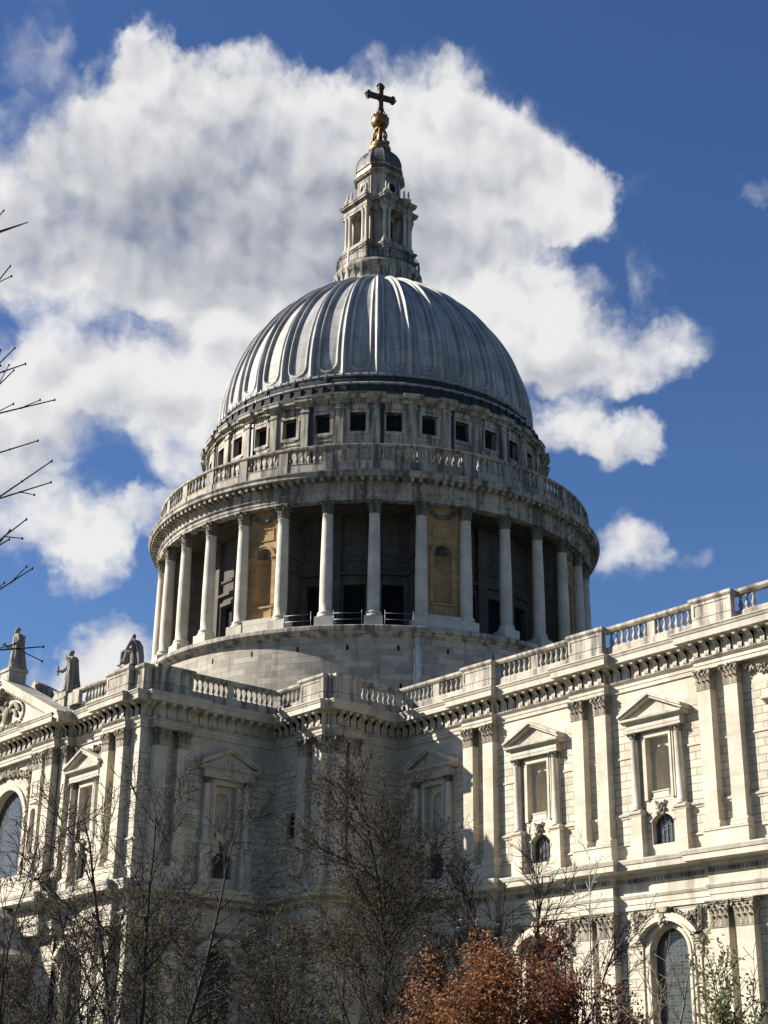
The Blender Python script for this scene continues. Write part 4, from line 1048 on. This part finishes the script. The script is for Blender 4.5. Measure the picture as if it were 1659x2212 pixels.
for k in range(4):
    m.T = FR(k*pi/2)
    hw, rr = .62, 2.0
    m.archplate(-1.3,1.3,88.45,92.6,0,.78,88.7,91.3,.78,1.95,12); m.archring(0,.78,88.7,91.3,.78,.12,1.95,2.02,12); m.archreveal(0,.78,88.7,91.3,.78,1.95,1.78)
    m.box(-1.5,-1.3,1.4,2.3,88.45,92.6); m.box(1.3,1.5,1.4,2.3,88.45,92.6)
    m.box(-1.9,-1.36,2.3,2.45,88.45,92.5) ; m.box(1.36,1.9,2.3,2.45,88.45,92.5)
    m.T = FR(k*pi/2+pi/4); m.box(-.85,.85,1.6,2.62,88.45,92.6); m.box(-.5,.5,2.6,2.66,89.2,91.9)
m.build('lantern_wall', 'weathered', LA)
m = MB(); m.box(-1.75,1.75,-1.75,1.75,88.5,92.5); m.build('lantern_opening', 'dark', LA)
mb = MB(); mb.lathe([(.32,88.45),(.32,88.55),(.26,88.6),(.27,88.7),(.215,88.78),(.215,89.8),(.18,91.95),(.20,92.0),(.19,92.02),(.21,92.3),(.30,92.5),(.32,92.55)], 12)
for k in range(6): leaf(mb, ID, k*pi/3, .18, 92.02, .42, .18, .12)
p = mb.build('column', 'column', LA)
for k in range(4):
    T = FR(k*pi/2)
    for u in (-1.72,-1.12,1.12,1.72): x, y, _ = T(u, 3.08, 0); inst(p, LA, (x, y, 0), 0)
bpy.data.objects.remove(p)
m = MB(); cross_prism(1.98,3.32,92.55,92.85); cross_prism(2.03,3.37,92.85,93.1); cross_prism(1.98,3.32,93.1,93.45); cross_prism(2.1,3.45,93.45,93.6); cross_prism(2.3,3.68,93.6,93.85); cross_prism(2.38,3.76,93.85,94.0)
m.build('lantern_cornice', 'weathered', LA)
m = MB(); m.lathe([(.2,94.0),(.2,94.12),(.1,94.2),(.12,94.3),(.3,94.5),(.33,94.65),(.25,94.8),(.1,94.9),(.08,95.1),(.14,95.2),(.15,95.3),(.07,95.4),(.12,95.5),(.12,95.6),(.05,95.8),(0,95.9)], 10)
p = m.build('urn', 'column', LA)
for k in range(4):
    T = FR(k*pi/2)
    for u in (-1.6,1.6): x, y, _ = T(u, 3.15, 0); inst(p, LA, (x, y, 0), 0)
    for u in (-1.1,1.1): x, y, _ = T(u, 3.0, 0); inst(p, LA, (x, y, 0), 0)
bpy.data.objects.remove(p)
def octo(mm, a, b, z0, z1, a2=None, b2=None):
    a2 = a2 or a; b2 = b2 or b; pts = []; pt2 = []
    for k in range(4):
        c, s = cos(k*pi/2), sin(k*pi/2)
        for x, y in ((b,-a),(b,a)): pts.append((x*c-y*s, x*s+y*c, z0))
        for x, y in ((b2,-a2),(b2,a2)): pt2.append((x*c-y*s, x*s+y*c, z1))
    n = 8; mm.add(pts+pt2, [tuple(range(8)), tuple(range(8,16))]+[(i,(i+1)%n,(i+1)%n+n,i+n) for i in range(n)])
m = MB(); octo(m,1.35,2.5,94.0,94.6); octo(m,1.15,2.15,94.6,97.45); octo(m,1.2,2.22,97.45,97.6); octo(m,1.35,2.45,97.6,97.75); octo(m,1.42,2.55,97.75,97.95); octo(m,1.2,2.2,97.95,98.3); octo(m,1.3,2.38,98.75,98.9)
for k in range(4):
    m.T = FR(k*pi/2)
    for q in range(20):
        a = 2*pi*q/20; m.ball((.62*cos(a),2.17,96.1+.62*sin(a)),(.12,.08,.12),6,4)
    for a, b, c, d in ((-.95,.95,94.95,95.05),(-.95,.95,97.15,97.25),(-.95,-.86,95.05,97.15),(.86,.95,95.05,97.15)): m.box(a,b,2.1,2.2,c,d)
m.build('upper_lantern', 'weathered', LA)
m = MB()
for k in range(4):
    m.T = FR(k*pi/2); m.add([(.52*cos(2*pi*q/20),2.165,96.1+.52*sin(2*pi*q/20)) for q in range(20)],[tuple(range(20))])
m.build('round_window', 'dark', LA)
m = MB(); octo(m,1.22,2.24,98.3,98.75); m.build('gilded_band', 'gold', LA)
m = MB(); prev = None
cup = [(2.3,98.9),(2.32,99.3),(2.25,99.8),(2.08,100.35),(1.8,100.9),(1.5,101.3),(1.2,101.6),(1.05,101.75)]
for (b0, z0), (b1, z1) in zip(cup, cup[1:]): octo(m, b0*.53, b0, z0, z1, b1*.53, b1)
for k in range(4):
    m.T = FR(k*pi/2)
    for q in range(14):
        a = 2*pi*q/14; m.ball((.3*cos(a),2.02-.25*sin(a)*.5,100.5+.3*sin(a)),(.07,.07,.07),6,4)
    for sg in (-1, 1):
        for (b0, z0), (b1, z1) in zip(cup, cup[1:]): m.tube([(sg*b0*.53,b0,z0),(sg*b1*.53,b1,z1)], .055, 5)
m.build('cupola', 'capstone', LA)
m = MB(); m.lathe([(1.05,101.75),(1.22,101.8),(1.26,101.95),(1.2,102.1),(1.28,102.2),(1.24,102.35),(1.0,102.5),(.95,102.7),(1.02,102.8),(.85,103.0),(.5,103.1),(.32,103.4),(.28,104.6),(.5,104.75),(.62,104.85),(.6,105.0),(.4,105.08)], 24)
for k in range(8):
    m.T = FR(k*pi/4)
    for i in range(12):
        t = i/11; m.ball((0,.52+.2*abs(cos(pi*1.5*t))+.28*(1-t)**2, 103.0+1.75*t), (.085,.13,.15), 6, 5)
    m.ball((0,.95,103.2),(.13,.17,.17),8,6)
FI = m.build('finial', 'gold', CH)
m = MB(); m.ball((0,0,106.0),(1.02,1.02,1.02),32,20); torus(m,.98,106.35,.06,32,6)
for k in range(10): m.T = FR(k*2*pi/10); m.ball((0,.72,106.85),(.12,.12,.14),6,5)
m.T = ID; m.lathe([(.7,106.75),(.5,106.95),(.35,107.2),(.28,107.3)], 16); m.build('ball', 'gold', FI)
m = MB()
th = -R_(16.8); ct, st_ = cos(th), sin(th)
m.T = lambda u, o, z: (u*ct-o*st_, u*st_+o*ct, z)
m.box(-.25,.25,-.27,.27,107.1,110.9); m.box(-.23,.23,-1.5,1.5,109.1,109.66)
for e in (-1, 1): m.box(-.28,.28,e*1.5-.2,e*1.5+.2,109.0,109.76)
m.box(-.3,.3,-.33,.33,110.4,110.8)
m.add([(-.36,-.40,107.1),(.36,-.40,107.1),(.36,.40,107.1),(-.36,.40,107.1),(-.15,-.18,108.6),(.15,-.18,108.6),(.15,.18,108.6),(-.15,.18,108.6)], [(0,1,5,4),(1,2,6,5),(2,3,7,6),(3,0,4,7),(4,5,6,7)])
for e in (-1, 1):
    for dy, dz, r in ((1.55,0,.36),(1.5,.42,.2),(1.5,-.42,.2),(1.85,0,.14),(1.72,.26,.13),(1.72,-.26,.13),(1.1,.26,.12),(1.1,-.26,.12)): m.ball((0,e*dy,109.38+dz),(r,r,r),8,6)
for dy, dz, r in ((0,.0,.32),(.36,-.12,.19),(-.36,-.12,.19),(0,.25,.16),(.26,.1,.15),(-.26,.1,.15),(.28,-.5,.13),(-.28,-.5,.13)): m.ball((0,dy,111.0+dz),(r,r,r),8,6)
for k in range(8): m.ball((.12*cos(k*pi/4)*0,.34*cos(k*pi/4+.39),109.38+.34*sin(k*pi/4+.39)),(.2,.11,.11),6,5)
m.build('cross', 'golddark', FI)
# ================================================================ statues
def loft(mb, secs, n=28, folds=9, amp=.08, ph=0.):
    vs = []; 
    for i, (z, cx, cy, rx, ry) in enumerate(secs):
        for k in range(n):
            a = 2*pi*k/n; f = 1+amp*sin(folds*a+ph+z*1.7)+amp*.5*sin(2*folds*a+z*3)
            vs.append((cx+rx*cos(a)*f, cy+ry*sin(a)*f, z))
    L = len(secs); fs = [(i*n+k, i*n+(k+1)%n, (i+1)*n+(k+1)%n, (i+1)*n+k) for i in range(L-1) for k in range(n)]
    fs += [tuple(range(n))[::-1], tuple(range((L-1)*n, L*n))]
    mb.add(vs, fs, True)
def finish_statue(mb, name, loc, rz, label, group='statues along the transept roofline'):
    o = mb.build(name, 'statue', None); o.location = loc; o.rotation_euler = (0, 0, rz)
    r = o.modifiers.new('remesh', 'REMESH'); r.mode = 'VOXEL'; r.voxel_size = .035; r.use_smooth_shade = True
    s = o.modifiers.new('smooth', 'SMOOTH'); s.factor = .5; s.iterations = 2
    tag(o, label, 'statue', group); return o
def standing(h, pose, cloak=True, seed=0):
    mb = MB(); S = h
    loft(mb, [(z*S, cx*S, 0, rx*S, ry*S) for z, cx, rx, ry in ((0,.0,.15,.16),(.06,.0,.145,.155),(.2,.01,.125,.14),(.36,.0,.115,.135),(.5,.0,.10,.125),(.58,-.005,.092,.115),(.68,.0,.10,.13),(.77,.0,.10,.145),(.82,-.005,.08,.125),(.85,-.005,.045,.055),(.89,.005,.036,.036))], folds=8, amp=.07, ph=seed)
    if cloak: loft(mb, [(z*S, cx*S, 0, rx*S, ry*S) for z, cx, rx, ry in ((0,-.17,.11,.17),(.15,-.15,.09,.16),(.4,-.12,.07,.15),(.6,-.10,.06,.15),(.76,-.085,.06,.15),(.83,-.05,.05,.11))], folds=7, amp=.12, ph=seed+2)
    mb.ball((.02*S,0,.935*S),(.052*S,.043*S,.062*S),16,12); mb.ball((.0*S,0,.945*S),(.056*S,.050*S,.058*S),14,10)   # skull and hair
    mb.ball((.055*S,0,.895*S),(.03*S,.034*S,.045*S),10,8)                                                             # beard
    mb.tube([(.068*S,0,.945*S),(.085*S,0,.925*S),(.070*S,0,.918*S)],[.008*S,.012*S,.01*S],6)                            # nose
    for pts, hold in pose:
        P = [(x*S, y*S, z*S) for x, y, z in pts]
        mb.tube(P, [.05*S,.048*S,.04*S,.024*S][:len(P)] if len(P) == 4 else [.05*S,.042*S,.024*S], 10)
        hx, hy, hz = P[-1]; mb.ball((hx,hy,hz),(.030*S,.024*S,.026*S),10,8)
        d = (Vector(P[-1])-Vector(P[-2])).normalized(); sd = d.cross(Vector((0,0,1))).normalized()
        for q in range(4):
            b = Vector(P[-1])+d*.02*S+sd*(q-1.5)*.013*S; mb.tube([b, b+d*.03*S, b+d*.045*S-Vector((0,0,.012*S))],[.009*S,.008*S,.006*S],6)
        if hold == 'staff': mb.tube([(hx,hy,hz-.1*S),(hx+.01*S,hy,hz+.12*S)],[.02*S,.024*S],8)
        if hold == 'bowl': mb.ball((hx+.03*S,hy,hz+.02*S),(.05*S,.05*S,.035*S),10,8)
    for sg in (-1, 1): mb.ball((.12*S, sg*.06*S, .02*S),(.07*S,.035*S,.025*S),10,6)
    return mb
mb = standing(3.75, [([(0,-.13,.79),(.05,-.19,.62),(.17,-.15,.56),(.24,-.10,.58)],'bowl'), ([(0,.13,.79),(.0,.2,.64),(.10,.15,.56)],None)], True, 1)
mb.box(-.62,-.2,-.22,.22,0,3.05)
finish_statue(mb, 'statue', (XC, -36.65, 35.2), -pi/2-.25, 'robed stone statue standing on the pediment, highest and leftmost of the three')
mb = standing(3.5, [([(0,-.13,.79),(.04,-.20,.62),(.14,-.17,.52),(.25,-.14,.50)],'staff'), ([(0,.13,.79),(.09,.17,.68),(.15,.08,.78),(.14,.01,.84)],None)], True, 4)
finish_statue(mb, 'statue', (5.45, -35.45, 32.05), -pi/2-.2, 'cloaked stone statue with hand raised to its face, standing where pediment meets balustrade')
# seated figure
mb = MB(); S = 1.0
loft(mb, [(.95,-.35,0,.46,.42),(1.2,-.36,0,.42,.40),(1.5,-.34,0,.33,.36),(1.75,-.3,0,.33,.42),(1.93,-.27,0,.27,.38),(2.02,-.22,0,.13,.16),(2.12,-.18,0,.11,.11)], folds=8, amp=.06)
loft(mb, [(0,-.45,0,.50,.42),(.4,-.45,0,.46,.42),(.9,-.4,0,.44,.40),(1.15,-.42,0,.38,.36)], folds=5, amp=.05)   # rock seat
for sg in (-1, 1): 
    mb.tube([(-.2,sg*.2,1.05),(.25,sg*.24,1.12),(.55,sg*.26,1.02),(.60,sg*.25,.6),(.68,sg*.24,.16)],[.26,.25,.22,.17,.10],12)
    mb.ball((.86,sg*.24,.09),(.2,.09,.09),10,8)
loft(mb, [(.28,.42,0,.34,.42),(.55,.36,0,.34,.42),(.95,.25,0,.40,.44),(1.2,.15,0,.36,.38)], folds=7, amp=.12)
loft(mb, [(0,-.95,0,.14,.36),(.8,-.86,0,.16,.38),(1.6,-.66,0,.18,.42),(1.95,-.42,0,.2,.32)], folds=7, amp=.12)
mb.ball((-.1,0,2.28),(.16,.14,.2),16,12); mb.ball((-.15,0,2.32),(.18,.165,.19),14,10); mb.ball((.02,0,2.13),(.09,.10,.15),10,8)
mb.tube([(.05,0,2.3),(.1,0,2.24),(.05,0,2.21)],[.02,.03,.02],6)
mb.tube([(-.25,-.38,1.88),(-.05,-.5,1.5),(.25,-.3,1.45),(.36,-.22,1.5)],[.15,.14,.11,.07],10); mb.ball((.40,-.2,1.53),(.09,.07,.08),10,8); mb.tube([(.42,-.2,1.45),(.38,-.2,1.85)],[.05,.06],8)
mb.tube([(-.25,.38,1.88),(-.1,.52,1.5),(.15,.4,1.25),(.3,.3,1.22)],[.15,.14,.11,.07],10); mb.ball((.34,.28,1.22),(.09,.07,.06),10,8)
finish_statue(mb, 'statue', (14.85, -35.55, 32.22), pi+.45, 'seated bearded stone statue leaning forward at the corner of the transept balustrade')

# ================================================================ trees
def at(x, y, D):
    d = (fw + r2*((x-829.5)/3263.2) - u2*((y-1106)/3263.2)); h = hypot(d.x, d.y); return CAM+d*(D/h)
class Tree:
    def __init__(s, seed): s.r = random.Random(seed); s.trunk = MB(); s.crown = MB(); s.tips = []; s.count = 0
    def branch(s, p, d, L, rad, lv, P):
        rng = s.r; n = max(3, int(L/P['seg'][lv])); n = min(n, 9); step = L/n; pts = [p.copy()]; rr = [rad]; dirs = []
        d = d.normalized(); wob = P['wob'][lv]
        for i in range(n):
            d = (d+Vector((rng.gauss(0,wob), rng.gauss(0,wob), rng.gauss(0,wob)+P['trop'][lv]))).normalized()
            pts.append(pts[-1]+d*step); rr.append(max(P['rmin'], rad*(1-(i+1)/n*P['taper'][lv]))); dirs.append(d.copy())
        (s.trunk if lv == 0 else s.crown).tube(pts, rr, P['sides'][lv]); s.count += 1
        if lv+1 >= len(P['n']) : s.tips += [(q, dirs[min(i, n-1)]) for i, q in enumerate(pts)][1:]; return
        nc = P['n'][lv]; k = max(1, int(rng.gauss(nc, nc*.12)))
        for i in range(k):
            t = P['start'][lv]+(1-P['start'][lv])*(i+rng.random())/k; x = t*n; j = min(int(x), n-1); q = pts[j].lerp(pts[j+1], x-j)
            base = dirs[j]; ax = base.orthogonal().normalized(); ax.rotate(Matrix.Rotation(rng.uniform(0, 2*pi), 3, base))
            ang = R_(rng.gauss(P['ang'][lv], 8)); nd = base*cos(ang)+ax*sin(ang)
            ll = L*P['ratio'][lv]*(1-P['fall'][lv]*t)*rng.uniform(.75, 1.2)
            s.branch(q, nd, ll, max(P['rmin'], rr[j]*P['rr'][lv]), lv+1, P)
    def leaves(s, n, size, mb, spread=.12, keep=None):
        rng = s.r; T = [t for t in s.tips if keep is None or keep(t[0])]
        if not T: return
        for _ in range(n):
            q, d = rng.choice(T); c = q+Vector((rng.gauss(0,spread), rng.gauss(0,spread), rng.gauss(0,spread)))
            a = Vector((rng.gauss(0,1), rng.gauss(0,1), rng.gauss(0,1))).normalized(); b = a.orthogonal().normalized(); z = size*rng.uniform(.6,1.3)
            mb.add([tuple(c-a*z), tuple(c-b*z*.45+a.cross(b)*z*.15), tuple(c+a*z), tuple(c+b*z*.45+a.cross(b)*z*.15)], [(0,1,2,3)])
DEF = dict(seg=[.6,.45,.3,.22,.2], wob=[.07,.11,.13,.14,.15], trop=[.02,.05,.04,.02,.0], taper=[.8,.85,.8,.7,.6], sides=[8,6,4,3,3],
           start=[.3,.18,.15,.12,.1], ang=[48,45,45,45,45], ratio=[.42,.5,.5,.5,.5], fall=[.45,.35,.3,.2,.2], rr=[.5,.55,.6,.6,.6], n=[16,9,7,5], rmin=.008)
def tree(label, x, D, ytop, seed, barkm='bark', leaf=None, P=None, stems=None, lean=0, group='trees in front of the cathedral', r0=None, kind='tree', name='bare_tree'):
    base = at(x, 2212, D); base.z = 0; H = at(x, ytop, D).z*.90
    Q = dict(DEF); Q.update(P or {}); t = Tree(seed)
    if stems:
        for (dx, hh, rr_) in stems:
            side = Vector((r2.x, r2.y, 0)).normalized()
            t.branch(base+side*dx*.15, Vector((0,0,1))+side*dx*.18+Vector((t.r.gauss(0,.05), t.r.gauss(0,.05), 0)), H*hh, rr_, 0, Q)
    else: t.branch(base, Vector((lean*r2.x, lean*r2.y, 1)), H*.95, r0 or H*.014, 0, Q)
    root = tag(empty(name, base), label, kind, group)
    off = base
    def fin(mb, nm, mat):
        mb.v = [(a-off.x, b-off.y, c) for a, b, c in mb.v]; return mb.build(nm, mat, root)
    fin(t.trunk, 'trunk', barkm); fin(t.crown, 'crown', barkm)
    for (nm, mat, n, size, spread, keep) in (leaf or []):
        lm = MB(); t.leaves(n, size, lm, spread, keep)
        if lm.v: fin(lm, nm, mat)
    return t
tree('many-stemmed bare tree with black forking limbs, left in front of the shaded transept', 298, 44, 1655, 11, 'bark',
     stems=[(-1.9,.86,.07),(-.7,1.0,.10),(.5,.98,.095),(1.5,1.02,.085),(-2.9,.70,.06)], P=dict(ang=[36,42,45,45], n=[14,8,6,4], ratio=[.36,.5,.5,.5], rmin=.0085), name='bare_tree')
tree('tall budding tree with thin brown twigs before the bastion, middle of the picture', 832, 50, 1635, 23, 'bark2',
     leaf=[('foliage','leaf_brown',10000,.045,.16,None),('young_leaves','leaf_green',1500,.05,.16,lambda p: p.z < 8.6)], P=dict(ang=[47,38,42,45], n=[40,10,8,4], ratio=[.44,.44,.5,.5], start=[.2,.15,.12,.1], trop=[.01,.06,.05,.02], rmin=.0085), r0=.13, name='budding_tree')
tree('dense dark leafless tree behind the russet one, below the lit pilasters', 1125, 47, 1875, 31, 'bark',
     stems=[(-1.6,.9,.08),(-.5,1.0,.09),(.6,1.0,.09),(1.6,.9,.08)], P=dict(ang=[30,32,38,40], n=[12,8,6,5], ratio=[.45,.5,.5,.5], rmin=.010, start=[.25,.1,.1,.1]), name='bare_tree')
tree('rounded tree still covered in russet orange leaves at the bottom edge', 1055, 37, 2085, 41, 'bark2',
     leaf=[('foliage','leaf_orange',21000,.06,.2,None)], stems=[(-4.2,.74,.05),(-2.6,.84,.06),(-1.0,.95,.07),(.4,1.02,.07),(1.7,.95,.07),(2.9,.74,.06)],
     P=dict(ang=[48,45,45,45], n=[11,7,5], ratio=[.55,.5,.5], start=[.25,.1,.1], seg=[.4,.3,.2,.2]), name='russet_tree')
tree('slender tree with dark red leaf tufts right of the russet crown', 1200, 41, 2000, 43, 'bark',
     leaf=[('foliage','leaf_red',4200,.05,.14,None)], P=dict(ang=[38,40,45], n=[16,7,5], ratio=[.30,.5,.5]), name='red_leaved_tree')
tree('dark twiggy tree with red leaves low on the right of the russet crown', 1262, 36, 2110, 44, 'bark',
     leaf=[('foliage','leaf_red',4500,.05,.14,None)], stems=[(-.9,1,.04),(.3,.9,.04)], P=dict(ang=[42,40,45], n=[12,7,5], ratio=[.42,.5,.5]), name='red_leaved_tree')
tree('pale whitish sapling rising thinly before the sunlit pilasters', 1274, 42, 1740, 51, 'barkpale',
     P=dict(ang=[42,38,40], n=[22,5,3], ratio=[.17,.5,.5], start=[.45,.2,.1], fall=[.5,.3,.3], wob=[.012,.06,.1,.1], rmin=.007), r0=.045, name='sapling')
tree('spreading bare tree with long olive branches across the arched window', 1300, 33, 1900, 57, 'barkyel',
     stems=[(1.4,.92,.05),(2.8,.86,.05),(.5,.8,.045),(3.9,.62,.04)], P=dict(ang=[40,40,42], n=[9,6,4], ratio=[.42,.5,.5], trop=[-.02,.03,.02,0], start=[.35,.15,.1], rmin=.007), name='bare_tree')
tree('small tree in pale green new leaf at the bottom right corner', 1602, 31, 2060, 61, 'bark2',
     leaf=[('foliage','leaf_pale',2400,.05,.07,None)], stems=[(-.5,.9,.03),(0,1.05,.035),(.5,.85,.03)], P=dict(ang=[34,38,42], n=[14,6,4], ratio=[.30,.5,.5], start=[.35,.1,.1]), name='young_tree')
tree('bare tree at the left edge spreading dark limbs over the portico', -30, 38, 1700, 71, 'bark',
     leaf=[('red_leaves','leaf_red',260,.06,.1,lambda p: p.z < 6.6)], stems=[(.3,.95,.055),(1.6,.85,.06),(-1.5,1,.07)], P=dict(ang=[40,42,45,45], n=[13,8,6,4], ratio=[.42,.5,.5,.5], rmin=.0085), name='bare_tree')
tree('thin tree with yellowish green new leaves behind the many-stemmed one', 350, 55, 1930, 81, 'bark2',
     leaf=[('foliage','leaf_green',3600,.05,.2,None)], P=dict(ang=[45,42,45], n=[18,8,6], ratio=[.45,.5,.5], start=[.3,.1,.1]), name='young_tree')
tree('low twiggy tree with a few olive leaves, left of the budding tree', 600, 52, 2010, 83, 'bark',
     leaf=[('foliage','leaf_green',1300,.06,.2,None)], P=dict(ang=[45,42,45,45], n=[18,8,6,4], ratio=[.5,.5,.5,.5], start=[.3,.1,.1,.1]), name='bare_tree')
tree('low dark twiggy tree before the shaded arched window of the transept', 500, 48, 2000, 93, 'bark',
     stems=[(-1.2,.9,.07),(.3,1.0,.08),(1.6,.9,.06)], P=dict(ang=[42,42,45,45], n=[11,8,5,4], ratio=[.5,.5,.5,.5], start=[.2,.1,.1,.1], rmin=.009), name='bare_tree')
tree('low tree of dense dark twigs before the curved portico at the lower left', 130, 47, 2010, 91, 'bark',
     stems=[(-1.6,.9,.05),(-.2,1.0,.06),(1.2,.95,.05)], P=dict(ang=[42,42,45,45], n=[15,10,7,5], ratio=[.5,.5,.5,.5], start=[.15,.1,.1,.1], rmin=.008), name='bare_tree')
tree('lowest dark twiggy tree right of the shaded arched window, under the budding tree', 650, 46, 2040, 95, 'bark',
     stems=[(-1.6,.9,.05),(-.2,1.0,.06),(1.5,.9,.05)], P=dict(ang=[42,42,45,45], n=[10,8,6,4], ratio=[.5,.5,.5,.5], start=[.15,.1,.1,.1], rmin=.008), name='bare_tree')
# nearer tree beyond the left edge: only its bud-tipped twigs reach into the picture
root = None; t = MB(); cb = MB()
base = at(-330, 2212, 15); base.z = 0
t.tube([base, base+Vector((.05,.03,4)), base+Vector((-.05,.1,8)), base+Vector((.05,.0,12)), base+Vector((0,.1,14.5))], [.22,.19,.15,.09,.03], 10)
rng = random.Random(6)
TW = [((22,575),(-60,660),14.2),((32,752),(-70,835),15.2),((55,786),(-80,812),14.4),((30,800),(-70,880),15.5),((118,864),(-90,893),14.8),((82,952),(-90,985),15.3),((112,996),(-70,1100),14.6),
      ((110,1042),(-80,1080),15.0),((57,1122),(-80,1205),14.3),((70,1228),(-60,1290),15.1),((94,1397),(-70,1385),14.9),((20,1165),(-60,1190),14.1),((8,455),(-60,520),15)]
for (tx, ty), (bx, by), D in TW:
    tip = at(tx, ty, D); mid = at(bx, by, D+rng.uniform(-.3,.3)); tz = mid.z-rng.uniform(.6,1.4)
    st = base+Vector((0, .05, tz-.3)); q1 = st.lerp(mid, .5)+Vector((0,0,-.12)); j1 = tip.lerp(mid, .35)+Vector((0,0,-.04)); j2 = tip.lerp(mid, .66)+Vector((0,0,-.075))
    cb.tube([st, q1, mid, j2, j1, tip], [.035,.022,.011,.0095,.008,.0065], 5)
    for j in (j1, j2, mid): cb.ball(j, (.0125,.0125,.014), 6, 4)
    cb.ball(tip, (.010,.010,.018), 6, 5)
    side = (tip-mid).cross(Vector(fw)).normalized()
    for j, f in ((j1,.5),(j2,.45)):
        if rng.random() < .55:
            e = j+(tip-mid).normalized()*rng.uniform(.12,.26)+side*rng.choice((-1,1))*rng.uniform(.05,.12); cb.tube([j, e], [.007,.005], 4); cb.ball(e, (.012,.012,.016), 5, 4)
for i in range(40):
    z = 4+9.5*rng.random(); a = rng.uniform(0,2*pi); st = base+Vector((0,0,z)); L = rng.uniform(1.2,2.3)
    dv = Vector((cos(a), sin(a), .5)).normalized()
    if dv.dot(Vector((r2.x,r2.y,0))) > .25: continue
    cb.tube([st, st+dv*L*.5+Vector((0,0,.1)), st+dv*L+Vector((0,0,.4))], [.04,.02,.007], 5)
root = tag(empty('bare_tree', base), 'nearby tree outside the left edge, its budded bare twigs reaching across the sky', 'tree', 'trees in front of the cathedral')
for mb_, nm in ((t,'trunk'),(cb,'crown')):
    mb_.v = [(a-base.x, b-base.y, c) for a, b, c in mb_.v]; mb_.build(nm, 'bark', root)
